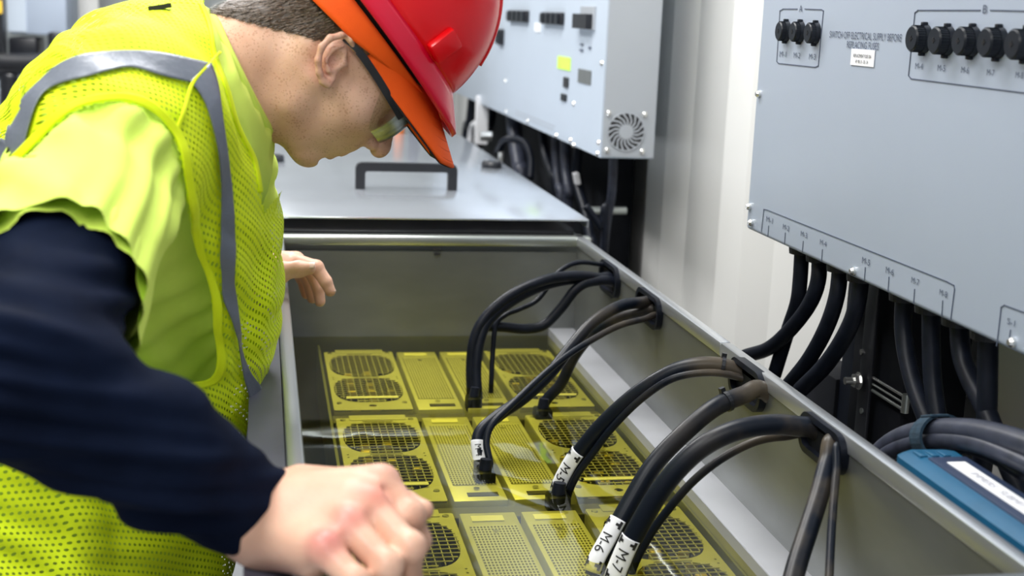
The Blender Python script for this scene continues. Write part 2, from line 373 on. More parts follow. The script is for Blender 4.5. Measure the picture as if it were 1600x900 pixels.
def smooth_verts(v, f, it=2, lam=0.5):
    n = len(v); e = np.vstack([f[:, [0, 1]], f[:, [1, 2]], f[:, [2, 3]], f[:, [3, 0]]]); a = np.concatenate([e[:, 0], e[:, 1]]); b = np.concatenate([e[:, 1], e[:, 0]])
    c = np.bincount(a, minlength=n)[:, None].clip(1)
    for _ in range(it):
        s = np.stack([np.bincount(a, weights=v[b, i], minlength=n) for i in range(3)], 1); v = v*(1-lam)+lam*s/c
    return v
def vnormals(v, f):
    fn = np.cross(v[f[:, 2]]-v[f[:, 0]], v[f[:, 3]]-v[f[:, 1]]); n = np.zeros_like(v)
    for k in range(4):
        for i in range(3): n[:, i] += np.bincount(f[:, k], weights=fn[:, i], minlength=len(v))
    return n/(np.linalg.norm(n, axis=1)[:, None]+1e-12)
def nz(p, sc, seed=0.0):
    return np.array([noise.noise(Vector((q[0]*sc+seed, q[1]*sc, q[2]*sc-seed))) for q in p])
def mk(name, v, f, m, parent=None):
    me = bpy.data.meshes.new(name); me.from_pydata([tuple(x) for x in v.tolist()], [], [tuple(x) for x in f.tolist()]); me.update()
    return link(name, me, m, parent, True)
def compact(v, f):
    u, inv = np.unique(f, return_inverse=True); return v[u], inv.reshape(f.shape)
def inpoly(x, y, poly):
    r = np.zeros(len(x), bool); n = len(poly)
    for i in range(n):
        x0, y0 = poly[i]; x1, y1 = poly[(i+1) % n]
        if y0 == y1: continue
        c = ((y0 > y) != (y1 > y)) & (x < (x1-x0)*(y-y0)/(y1-y0)+x0); r ^= c
    return r
# ------------------------------------------------------------------ the room
MAT['slatedk'] = mat('gap_shade_grey', (0.10, 0.10, 0.09), 0.5, 0.2, 0.1, 12)  # dark tone standing in for shade in the row gaps
ZR = ZC-0.40                                # tank rim height
ZL = ZC-0.589                               # liquid level
ZM = ZC-0.605                               # top plates of the mining units
XW = 0.90                                   # right wall
def struct(o): o['kind'] = 'structure'; return o
struct(MB().box((-3.2, -1.2, -0.1), (1.1, 6.6, 0.0)).build('floor', MAT['floor']))
struct(MB().box((-3.2, -1.2, CEIL), (1.1, 6.6, CEIL+0.1)).build('ceiling', MAT['ceil']))
def corrugated(name, axis, pos, a0, a1, pitch, depth, m, off=0.0):
    mb = MB(); s = []; a = a0-off
    while a < a1:
        for fx, fd in ((0, 0), (0.26, 0), (0.40, depth), (0.86, depth)): s.append((a+fx*pitch, fd))
        a += pitch
    s.append((a, 0)); v = []
    for (q, d) in s:
        for (z) in (0, CEIL): v.append((pos+d, q, z) if axis == 0 else (q, pos+d, z))
    n = len(s)
    for (q, d) in s:
        for (z) in (0, CEIL): v.append((pos+0.12, q, z) if axis == 0 else (q, pos+0.12, z))
    f = [(2*i, 2*i+1, 2*i+3, 2*i+2) for i in range(n-1)]+[(2*n+2*i, 2*n+2*i+2, 2*n+2*i+3, 2*n+2*i+1) for i in range(n-1)]
    mb.add(v, f); return struct(mb.build(name, m))
corrugated('wall_right', 0, XW, -1.2, 6.5, 0.52, 0.036, MAT['wall'], off=0.06)
corrugated('wall_back', 1, 6.45, -3.2, 1.0, 0.55, 0.04, MAT['wallgrey'])
for i, (lx, ly) in enumerate(LAMPS):
    t = empty('ceiling_or_fill_light', (lx, ly, CEIL-0.06), ['linear ceiling light above the worker', 'linear ceiling light above the closed far tank', 'linear ceiling light above the cable side of the open tank', 'added fill light at the ceiling nearest the camera, behind the worker'][i], 'light', 'linear ceiling lights')
    MB().box((lx-0.23, ly-0.78, CEIL-0.06), (lx+0.23, ly+0.78, CEIL), 0.01).build('housing', MAT['white'], t)  # the last housing is made up to go with the fill lamp

# ------------------------------------------------------------------ open tank
YN, YF, XL, XR = 0.86, 2.385, 0.023, 0.592
tank = empty('immersion_tank', ((XL+XR)/2, 1.6, 0), 'open stainless immersion tank with clear yellowish liquid the worker leans over', 'tank')
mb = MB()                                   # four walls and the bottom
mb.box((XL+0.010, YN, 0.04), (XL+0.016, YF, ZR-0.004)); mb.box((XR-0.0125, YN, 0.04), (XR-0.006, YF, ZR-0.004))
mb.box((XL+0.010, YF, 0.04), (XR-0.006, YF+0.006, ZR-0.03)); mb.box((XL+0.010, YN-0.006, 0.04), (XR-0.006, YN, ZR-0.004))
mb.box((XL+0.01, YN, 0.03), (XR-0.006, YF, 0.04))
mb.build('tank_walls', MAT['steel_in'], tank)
mb = MB().box((XL-0.036, YN-0.02, 0.0), (XL-0.001, YF+0.02, ZR-0.012)); mb.build('outer_panel', MAT['slate'], tank)
mb = MB()
mb.box((XL, YN-0.09, ZR-0.022), (XL+0.015, YF, ZR), 0.002); auto(mb.build('side_rim', MAT['rim'], tank))
SEAM = PL(1130, 535, 2, ZR)[1]
for (a, b) in ((YN-0.09, SEAM-0.001), (SEAM+0.001, YF+0.03)):
    auto(MB().box((XR-0.0145, a, ZR-0.018), (XR, b, ZR), 0.0015).build('side_rim', MAT['rim'], tank))
auto(MB().box((XL+0.001, YF-0.004, ZR-0.020), (XR+0.014, YF+0.022, ZR), 0.006, 3).build('far_rim', MAT['steel'], tank))
auto(MB().box((XL-0.30, YN-0.12, ZR-0.03), (XR+0.02, YN+0.0, ZR+0.001), 0.004).build('near_rim', MAT['rim'], tank))
xl = 0.534
auto(MB().box((xl, YN, ZC-0.579), (XR-0.012, YF, ZC-0.575), 0.001).box((xl-0.002, YN, ZC-0.64), (xl, YF, ZC-0.575)).build('side_ledge', MAT['ledge'], tank))
MB().box((0.1, YN, ZC-0.70), (0.104, YF-0.02, ZC-0.600)).box((0.528, YN, ZC-0.70), (0.531, YF-0.02, ZC-0.600)).build('rack_rail', MAT['steel'], tank)
MB().box((0.04, YN+0.005, ZC-0.86), (0.575, YF-0.005, ZC-0.85)).build('tank_tray', MAT['mdark'], tank)
# small slots in the far wall under the rim
mb = MB()
for du in (0,):
    a = P(678, 388, YF-0.001); b = P(688, 391, YF-0.001); mb.box(a, b+np.array([0, -0.002, 0])); a = P(678, 395, YF-0.001); b = P(688, 398, YF-0.001); mb.box(a, b+np.array([0, -0.002, 0]))
mb.build('wall_slot', MAT['inkblk'], tank)
# oval rubber lined cable openings in the right wall
xg = XR-0.0125
GR = []
for (u0, v0, u1, v1) in ((944, 412, 970, 460), (1002, 456, 1036, 508), (1150, 566, 1198, 636), (1261, 652, 1326, 734)):
    a = PL(u0, v0, 0, 0.58); b = PL(u1, v1, 0, 0.58); cy, cz = (a[1]+b[1])/2, (a[2]+b[2])/2; hy, hz = abs(a[1]-b[1])/2, max(abs(a[2]-b[2])/2+0.012, 0.022)
    outer = rrect(-hy, -hz, hy, hz, hz*0.9); inner = rrect(-hy+0.007, -hz+0.007, hy-0.007, hz-0.007, (hz-0.007)*0.9)
    g = flat_outline('cable_grommet', [outer, inner], 0.012, ((xg-0.003, cy, cz), (0, -1, 0), (0, 0, 1)), MAT['blkrub'], tank)
    flat_outline('grommet_hole_shade', [rrect(-hy+0.004, -hz+0.004, hy-0.004, hz-0.004, (hz-0.004)*0.9)], 0.002, ((xg-0.001, cy, cz), (0, -1, 0), (0, 0, 1)), MAT['darkvoid'], g)  # dark disc on the solid wall stands in for the unlit hole
    GR.append((cy, cz))
for yg in (1.955, 1.557):
    MB().box((0.106, yg-0.020, ZM-0.06), (0.526, yg+0.016, ZM-0.006), 0.002).build('row_gap_shade', MAT['slatedk'], tank)  # dark bars added to darken the shaded gaps between unit rows
# the liquid
n = 2
liq = bpy.data.meshes.new('liquid'); liq.from_pydata([(XL+0.016, YN, ZL), (XR-0.0125, YN, ZL), (XR-0.0125, YF, ZL), (XL+0.016, YF, ZL)], [], [(0, 1, 2, 3)]); liq.update()
o = link('cooling_liquid', liq, MAT['liquid']); tag(o, 'clear yellowish cooling liquid filling the open tank', 'liquid', kind='stuff')

# ------------------------------------------------------------------ closed tank behind
ft = empty('closed_tank', (0.3, 3.3, 0), 'closed stainless tank with raised lid behind the open tank', 'tank')
ZD = ZC-0.37
MB().box((XL, YF+0.03, 0.03), (XR-0.002, 4.06, ZR-0.004)).build('tank_body', MAT['steel'], ft)
MB().box((XL+0.004, YF+0.035, ZR-0.003), (XR-0.012, 4.05, ZD-0.006)).build('lid_skirt', mat('dark_mirror_skirt', (0.03, 0.03, 0.035), 0.08, 0.3), ft)
lid = auto(MB().box((XL-0.012, YF+0.018, ZD-0.004), (XR+0.012, 4.08, ZD), 0.0015).box((XR+0.009, YF+0.018, ZD-0.016), (XR+0.012, 4.08, ZD-0.002)).build('lid', MAT['lid'], ft))
a = P(556, 296, 0); 
ha = PL(566, 296, 2, ZD); hb = PL(702, 296, 2, ZD); zt = ZD+0.052; ya = (ha[1]+hb[1])/2
hp = MB(); w = 0.013
# square handle: two legs and a bar with rounded outer corners
prof = [(ha[0]-0.013, 0), (hb[0]+0.013, 0), (hb[0]+0.013, 0.040), (hb[0]+0.009, 0.049), (hb[0], 0.053), (ha[0], 0.053), (ha[0]-0.009, 0.049), (ha[0]-0.013, 0.040)]
path = [(ha[0]-0.014, 0.0), (ha[0]-0.014, 0.044), (ha[0]-0.010, 0.053), (ha[0]-0.002, 0.056), (hb[0]+0.002, 0.056), (hb[0]+0.010, 0.053), (hb[0]+0.014, 0.044), (hb[0]+0.014, 0.0),
        (hb[0]-0.006, 0.0), (hb[0]-0.006, 0.034), (hb[0]-0.009, 0.038), (ha[0]+0.009, 0.038), (ha[0]+0.006, 0.034), (ha[0]+0.006, 0.0)]
flat_outline('lid_handle', [path], 0.018, ((0, ya, ZD), (1, 0, 0), (0, 0, 1)), MAT['blk'], ft)
for (u, v) in ((768, 262), (428, 252)):
    c = PL(u, v, 2, ZD); k = MB().cyl(c, c+[0, 0, 0.010], 0.025, n=28).cyl(c+[0, 0, 0.010], c+[0, 0, 0.016], 0.0255, 0.022, n=28)
    kk = auto(k.build('lid_latch', MAT['blk'], ft))
    MB().cyl(c+[-0.012, 0, 0.015], c+[-0.012, 0, 0.019], 0.004).cyl(c+[0.012, 0, 0.015], c+[0.012, 0, 0.019], 0.004).build('latch_screw', MAT['chrome'], kk)

# ------------------------------------------------------------------ mining units under the liquid
def fan_loop(cx, cy, hx, hy):
    L = []
    for k in range(40):
        a = 2*math.pi*k/40; c, s = math.cos(a), math.sin(a)
        L.append((cx+hx*math.copysign(abs(c)**0.62, c), cy+hy*math.copysign(abs(s)**0.80, s)))
    return L
DY, WF, WP = 0.355, 0.122, 0.070
def make_miner(side):                       # local: x to the right, y away, z up; side = +1 fan plate left, -1 fan plate right
    r = empty('mining_unit', (0, 0, 0))
    fx = 0.0 if side > 0 else 0.082; px = 0.130 if side > 0 else 0.0
    MB().box((fx, 0.002, -0.13), (fx+0.0015, DY, -0.002)).box((fx+WF-0.0015, 0.002, -0.13), (fx+WF, DY, -0.002)).box((fx, 0.0, -0.13), (fx+WF, 0.002, -0.002)).box((fx, DY-0.002, -0.13), (fx+WF, DY, -0.002)).build('chassis', MAT['miner'], r)
    MB().box((fx+0.002, 0.003, -0.1), (fx+WF-0.002, DY-0.003, -0.095)).box((fx+0.002, 0.003, -0.1), (fx+0.004, DY-0.003, -0.004)).box((fx+WF-0.004, 0.003, -0.1), (fx+WF-0.002, DY-0.003, -0.004)).box((fx+0.002, 0.003, -0.1), (fx+WF-0.002, 0.005, -0.004)).box((fx+0.002, DY-0.005, -0.1), (fx+WF-0.002, DY-0.003, -0.004)).build('inner_shade_liner', MAT['mdark'], r)  # dark walls added to shade the inside behind the grilles
    L1 = fan_loop(fx+WF/2, 0.262, 0.055, 0.071); L2 = fan_loop(fx+WF/2, 0.112, 0.055, 0.071)
    loops = [rrect(fx, 0, fx+WF, DY, 0.003, 2), L1, L2, [(fx+WF/2+0.006*math.cos(a), 0.022+0.006*math.sin(a)) for a in np.linspace(0, 6.28, 13)[:-1]]]
    for (a, b) in ((0.008, 0.187), (0.114, 0.187), (0.008, 0.176), (0.114, 0.176)):
        loops.append([(fx+a+0.0018*math.cos(t), b+0.0018*math.sin(t)) for t in np.linspace(0, 6.28, 9)[:-1]])
    flat_outline('fan_plate', loops, 0.0016, ((0, 0, 0), (1, 0, 0), (0, 1, 0)), MAT['miner'], r)
    for k, (cy) in enumerate((0.262, 0.112)):
        g = MB()
        for i in range(-5, 6):
            x = i*0.0105; w = 0.071*max(0.05, 1-(abs(x)/0.0555)**3)**0.62+0.002
            if abs(x) < 0.055: g.box((fx+WF/2+x-0.0006, cy-w, 0.0012), (fx+WF/2+x+0.0006, cy+w, 0.0024))
        for j in range(-6, 7):
            y = j*0.0115; w = 0.055*max(0.05, 1-(abs(y)/0.072)**2.6)**0.40+0.0005
            if abs(y) < 0.071: g.box((fx+WF/2-w, cy+y-0.0006, 0.0024), (fx+WF/2+w, cy+y+0.0006, 0.0036))
        g.build('wire_grille', MAT['wire'], r)
    hb = MB()
    for i in range(3):
        x = fx+0.022+i*0.034; MB().box((x, 0.01, -0.09), (x+0.012, DY-0.01, -0.042), 0.001).build('hash_board', MAT['board'], r)
        for j in range(9):
            y = 0.03+j*0.036+random.uniform(-0.006, 0.006)
            if random.random() < 0.6: MB().box((x+0.012, y, -0.044), (x+0.026, y+random.uniform(0.006, 0.014), -0.030), 0.002).build('copper_component', MAT['gold'], r)
    for (a, b) in ((0.010, 0.345), (0.112, 0.345), (0.010, 0.036), (0.112, 0.036)): MB().cyl((fx+a, b, 0.0008), (fx+a, b, 0.0024), 0.0045, 0.0038, n=14).build('screw', MAT['chrome'], r)
    MB().box((fx+0.020, DY-0.012, 0.001), (fx+0.105, DY+0.010, 0.0022), 0.0005).build('top_bracket', MAT['miner'], r)
    MB().box((fx+0.022, 0.050, 0.0040), (fx+0.104, 0.060, 0.0052), 0.0005).build('cross_strip', MAT['white'], r)
    # power supply
    ps = auto(MB().box((px, 0.0, -0.13), (px+WP, DY, 0.0), 0.0015).build('power_supply', MAT['miner'], r))
    MB().box((px+0.006, 0.055, 0.0002), (px+WP-0.006, DY-0.045, 0.0012)).build('perforated_cover', MAT['perf'], ps)
    MB().box((px+0.012, DY-0.030, 0.0004), (px+0.052, DY-0.013, 0.0016), 0.0003).build('name_plate', mat('pale_plate', (0.8, 0.8, 0.6), 0.4) if 'pp' not in MAT else MAT['pp'], ps)
    MB().box((px+0.020, 0.014, 0.0004), (px+0.060, 0.026, 0.0014), 0.0003).build('socket', MAT['mdark'], ps)
    for (b) in (0.06, 0.31): MB().cyl((px+0.035, b-0.02, 0.0005), (px+0.035, b-0.02, 0.0022), 0.004, n=12).build('plate_screw', MAT['chrome'], ps)
    return r
MAT['pp'] = mat('pale_plate', (0.8, 0.8, 0.6), 0.4)
def copy_tree(o, parent=None):
    c = o.copy(); COL.objects.link(c)
    if parent is not None: c.parent = parent; c.matrix_parent_inverse = o.matrix_parent_inverse.copy()
    for ch in [x for x in bpy.data.objects if x.parent == o]: copy_tree(ch, c)
    return c
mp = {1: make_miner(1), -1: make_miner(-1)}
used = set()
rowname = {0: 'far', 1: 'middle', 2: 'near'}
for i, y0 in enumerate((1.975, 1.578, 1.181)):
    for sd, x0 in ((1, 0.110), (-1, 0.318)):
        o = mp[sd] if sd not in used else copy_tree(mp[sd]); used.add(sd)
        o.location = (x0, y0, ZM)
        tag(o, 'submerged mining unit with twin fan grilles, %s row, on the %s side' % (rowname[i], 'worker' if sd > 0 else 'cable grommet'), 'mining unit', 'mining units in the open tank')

# ------------------------------------------------------------------ control cabinets on the wall
XP = 0.70
def on_panel(u, v, off=0.0): a = PL(u, v, 0, XP); a[0] -= off; return a
EX, EZ = (0, -1, 0), (0, 0, 1)              # reading direction and up on the cabinet fronts
p0 = on_panel(1165, 357); pbz = p0[2]; pby = p0[1]
pc = empty('fuse_cabinet', (0.8, 1.2, pbz), 'large grey wall cabinet with fuse holders printed M-1 to M-8 on the right', 'cabinet')
auto(MB().box((XP, 0.35, pbz), (XW-0.002, pby, pbz+0.95), 0.006, 3).build('cabinet_body', MAT['box'], pc))
pr = MB()
def pline(pts, w=0.0011, closed=False):
    Q = [on_panel(u, v, 0.0005) for u, v in pts]
    if closed: Q.append(Q[0])
    for a, b in zip(Q[:-1], Q[1:]):
        d = b-a; L = np.linalg.norm(d); d = d/L; nn = np.cross(d, [1, 0, 0]); nn /= np.linalg.norm(nn)
        c = (a+b)/2; pr.obox(c, [d, nn, [1, 0, 0]], (L/2+w/2, w/2, 0.0003))
def fit_text(mb, s, u0, u1, v, hpx, m0=0.0009):
    a, b = on_panel(u0, v), on_panel(u1, v); c = on_panel((u0+u1)/2, v); size = hpx/2080*c[1]*1.42
    vv_, ff_ = text_mesh(s, size, 1.0); wd = vv_[:, 0].max()-vv_[:, 0].min(); k = abs(a[1]-b[1])/wd; c[1] = (a[1]+b[1])/2
    mb.add([c+np.array([-m0, -(q[0]-(vv_[:, 0].max()+vv_[:, 0].min())/2)*k, q[1]]) for q in vv_], [g[::1] for g in ff_])
def ptext(s, u, v, hpx, sx=0.8):
    w = hpx*(0.34*len(s)+0.12); fit_text(pr, s, u-w/2, u+w/2, v, hpx)
pline([(1246, 14), (1224, 14), (1219, 17), (1214, 96), (1217, 99), (1274, 105), (1279, 103), (1287, 17), (1284, 15), (1258, 14)])
pline([(1532, 16), (1435, 16), (1430, 20), (1420, 118), (1424, 123), (1640, 150)]); pline([(1548, 16), (1640, 18)])
ptext('A', 1252, 14, 11); ptext('B', 1540, 15, 14)
for s, u, v in (('M-1', 1224, 85), ('M-2', 1246, 87), ('M-3', 1270, 89)): ptext(s, u, v, 9, 0.75)
for s, u, v in (('M-4', 1437, 104), ('M-5', 1472, 107), ('M-6', 1509, 110), ('M-7', 1549, 114), ('M-8', 1594, 118)): ptext(s, u, v, 10.5, 0.8)
fit_text(pr, 'SWITCH OFF ELECTRICAL SUPPLY BEFORE', 1297, 1410, 57, 11.5)
fit_text(pr, 'REPLACING FUSES', 1324, 1374, 71.5, 11.5)
pline([(1190, 362), (1194, 327), (1199, 328), (1480, 440), (1491, 446), (1492, 452), (1486, 499)])
for s, u, v, l0, l1 in (('M-1', 1203, 344, 353, 370), ('M-2', 1229, 356, 364, 382), ('M-3', 1257, 367, 377, 394), ('M-4', 1287, 380, 390, 408), ('M-5', 1354, 409, 418, 438), ('M-6', 1391, 424, 433, 455), ('M-7', 1431, 440, 452, 474), ('M-8', 1475, 459, 470, 494), ('S-1', 1581, 504, 516, 527)):
    ptext(s, u, v, 9 if u < 1340 else 11, 0.75); pline([(u-1.5, l0), (u-3, l1)], 0.0009)
pline([(1558, 540), (1565, 480), (1570, 477), (1625, 497)])
pr.build('printed_marking', MAT['ink'], pc)
st = MB(); a = on_panel(1332, 76, 0.0004); b = on_panel(1366, 105, 0.0012); st.box(a, b); sk = st.build('white_sticker', MAT['white'], pc)
tx = MB(); text_on(tx, 'REPLACEMENT FUSE 30A', 0.0055, on_panel(1349, 88, 0.0013), EX, EZ, 0.8, 0.0004); text_on(tx, '4P  MB  31 - 33 - 34', 0.0055, on_panel(1348, 97, 0.0013), EX, EZ, 0.75, 0.0004); tx.build('sticker_text', MAT['inkblk'], sk)
for (u, v) in ((1186, 147), (1171, 323), (1174, 348), (1334, 424), (1583, 535)):
    c = on_panel(u+1, v); s = MB().cyl(c, c-[0.003, 0, 0], 0.0052, n=18).cyl(c-[0.003, 0, 0], c-[0.006, 0, 0], 0.0048, 0.003, n=18); auto(s.build('cabinet_screw', MAT['chrome'], pc))
fcount = 0
for (u, v, r) in ((1230, 50, .0135), (1252, 51, .0135), (1276, 53, .0135), (1446, 62, .0148), (1482, 65, .0148), (1521, 66, .0148), (1562, 68, .0148), (1606, 71, .0148)):
    c = on_panel(u, v-1); L = 0.013 if r < .014 else 0.017
    fh = auto(MB().cyl(c, c-[0.006, 0, 0], r*1.05, r*1.0, n=32).cyl(c-[0.006, 0, 0], c-[L-0.002, 0, 0], r*0.94, r*0.94, n=32).cyl(c-[L-0.002, 0, 0], c-[L, 0, 0], r*0.94, r*0.84, n=32)
         .box(c+[0, -0.003, r*0.9], c+[-0.006, 0.003, r*1.22], 0.001).box(c+[0, -0.003, -r*1.22], c+[-0.006, 0.003, -r*0.9], 0.001).build('fuse_holder', MAT['knob'], pc))
    ring = MB(); N = 32
    for k in range(N): a0 = 2*math.pi*k/N; ring.box(c+[-L*0.35, r*0.93*math.cos(a0)-0.0006, r*0.93*math.sin(a0)-0.0006], c+[-L*0.9, r*0.93*math.cos(a0)+0.0006, r*0.93*math.sin(a0)+0.0006])
    ring.build('knurling', MAT['knob'], fh)
    MB().box(c-[L-0.0004, 0.003, 0.0008], c-[L+0.0006, -0.003, -0.0008]).box(c-[L-0.0004, 0.0008, 0.003], c-[L+0.0006, -0.0008, -0.003]).build('slot', MAT['inkblk'], fh)
# cable glands under the cabinet and its cables
cab_paths = [
    ([(1252, 398), (1250, 440), (1245, 475), (1230, 520), (1210, 585)], 0.086, 0.0105),
    ([(1279, 410), (1278, 440), (1262, 480), (1230, 520), (1200, 545), (1165, 556)], 0.070, 0.0105),
    ([(1312, 425), (1308, 460), (1292, 510), (1265, 560), (1232, 602)], 0.070, 0.0105),
    ([(1345, 440), (1338, 480), (1320, 525), (1290, 570), (1250, 610)], 0.070, 0.0110),
    ([(1412, 468), (1412, 520), (1425, 590), (1450, 660), (1470, 700)], 0.075, 0.0105),
    ([(1453, 485), (1455, 540), (1458, 600), (1468, 670), (1475, 720)], 0.075, 0.0105),
    ([(1496, 505), (1502, 550), (1515, 590), (1540, 640), (1560, 690), (1590, 760), (1620, 830)], 0.080, 0.0105),
    ([(1542, 525), (1543, 580), (1542, 640), (1538, 700), (1530, 760)], 0.078, 0.0105)]
for i, (pts, off, r) in enumerate(cab_paths):
    xs = XP+0.035+0.0*i
    Q = [PL(u, v, 0, XP+0.035-(0.02*k/(len(pts)-1) if i in (1, 2, 3) else 0)) for k, (u, v) in enumerate(pts)]
    top = Q[0].copy(); top[2] = pbz-0.0; Q[0] = top
    o = MB().tube([top+[0, 0, 0.001]]+[q for q in Q[1:]], r, n=14).build('supply_cable', MAT['blkrub'], None, True)
    MB().cyl(top-[0, 0, 0.0], top-[0, 0, 0.014], r*1.75, r*1.6, n=20).build('cable_gland', MAT['blk'], o)
    tag(o, 'black supply cable leaving the fuse cabinet below the printed M-%d mark' % (i+1), 'cable', 'supply cables under the fuse cabinet')

# far cabinet with the fan
p1 = on_panel(937, 247); fz = p1[2]; fy = p1[1]
fc = empty('inverter_cabinet', (0.75, 3.6, fz), 'long pale grey wall cabinet with a side fan beyond the first cabinet', 'cabinet')
auto(MB().box((XP, fy, fz), (0.818, 5.1, fz+0.9), 0.003, 2).build('cabinet_body', MAT['box2'], fc))
MB().box((XP+0.004, fy-0.002, fz+0.004), (0.816, fy, fz+0.89)).build('side_panel', MAT['side'], fc)
fcn = P(978, 206, fy-0.002); R0 = 0.0395
fan = MB().cyl(fcn, fcn-[0, 0.0015, 0], R0, n=40).build('fan_opening', MAT['inkblk'], fc)
bl = MB()
for k in range(18):
    a = 2*math.pi*k/18; pts = []
    for (rr, da, w) in ((0.012, -0.10, 0.15), (0.026, 0.12, 0.075), (R0+0.001, 0.42, 0.060)):
        pts.append((rr, a+da-w, a+da+w))
    vs = []
    for rr, a0, a1 in pts:
        for aa in (a0, a1): vs.append(fcn+np.array([rr*math.cos(aa), -0.003, rr*math.sin(aa)]))
    bl.add(vs, [(0, 1, 3, 2), (2, 3, 5, 4)])
bl.cyl(fcn, fcn-[0, 0.004, 0], 0.015, n=28)
for rr in (R0,): bl.tube([fcn+np.array([rr*math.cos(t), -0.002, rr*math.sin(t)]) for t in np.linspace(0, 2*math.pi, 30)], 0.0012, n=6, dense=2)
bl.build('fan_guard', MAT['side'], fan)
for (u, v) in ((951, 177), (1007, 179), (948, 235), (1003, 237)):
    c = P(u, v, fy-0.002); auto(MB().cyl(c, c-[0, 0.003, 0], 0.0065, n=18).cyl(c-[0, 0.003, 0], c-[0, 0.006, 0], 0.006, 0.003, n=18).build('fan_screw', MAT['chrome'], fan))
def fbox(name, u0, v0, u1, v1, m, t=0.006, bev=0.001):
    a = on_panel(u0, v0); b = on_panel(u1, v1); a[0] = XP+0.0; b[0] = XP-t
    # a rectangle on the cabinet front: left/right edges from u, top/bottom from the mean height
    return auto(MB().box(a, b, bev).build(name, m, fc))
def conn(u0, v0, u1, v1):
    a = on_panel(u0, (v0+v1)/2); b = on_panel(u1, (v0+v1)/2); h = (v1-v0)/2080*a[1]/2
    z = on_panel((u0+u1)/2, (v0+v1)/2)[2]; y0, y1 = a[1], b[1]; base = auto(MB().box((XP, y0, z-h), (XP-0.010, y1, z+h), 0.001).build('connector_block', MAT['blk'], fc)); n = 4
    for k in range(n): ya = y0+(y1-y0)*(k+0.18)/n; yb = y0+(y1-y0)*(k+0.82)/n; MB().box((XP-0.009, ya, z-h*0.8), (XP-0.016, yb, z+h*0.8), 0.001).build('connector_plug', MAT['knob'], base)
conn(798, 17, 827, 34); conn(851, 20, 882, 38); conn(781, 46, 788, 70)
def frect(name, u0, v0, u1, v1, m, t=0.003):
    a = on_panel(u0, (v0+v1)/2); b = on_panel(u1, (v0+v1)/2); h = (v1-v0)/2080*(a[1]+b[1])/4; z = (a[2]+b[2])/2
    return MB().box((XP, a[1], z-h), (XP-t, b[1], z+h), 0.0006).build(name, m, fc)
frect('breaker_frame', 909, 10, 931, 46, MAT['side'], 0.004); frect('breaker_switch', 906, 22, 928, 45, MAT['blk'], 0.018)
frect('sticky_note', 872, 89, 892, 109, MAT['green'], 0.002)
frect('port', 882, 121, 889, 137, MAT['blk'], 0.004); frect('port', 878, 147, 886, 158, MAT['knob'], 0.004)
frect('rating_plate', 904, 109, 924, 131, mat('dark_plate', (0.12, 0.13, 0.13), 0.5), 0.002); frect('paper_label', 836, 36, 845, 50, MAT['white'], 0.002)
frect('indicator', 908, 68, 912, 71, MAT['ink']); frect('indicator', 921, 73, 924, 77, MAT['ink']); frect('indicator', 907, 77, 912, 80, MAT['ink'])
sc = 0
for (u, v) in ((941, 99), (897, 162), (936, 223), (934, 240), (892, 219), (897, 227), (870, 212), (825, 189), (791, 174), (790, 126)):
    c = on_panel(u, v); MB().cyl(c, c-[0.004, 0, 0], 0.006, 0.0045, n=14).build('cabinet_screw', MAT['chrome'], fc)
pr = MB()
for (u0, v0, u1, v1) in ((806, 172, 868, 197), (806, 177, 866, 202)):
    a = on_panel(u0, v0, 0.0005); b = on_panel(u1, v1, 0.0005); 
    for k in range(14):
        q0 = a+(b-a)*(k+0.1)/14; q1 = a+(b-a)*(k+0.75)/14; pr.box(q0-[0, 0, 0.003], q1-[0.0004, 0, -0.0])
frl = pr.build('printed_marking', MAT['side'], fc)

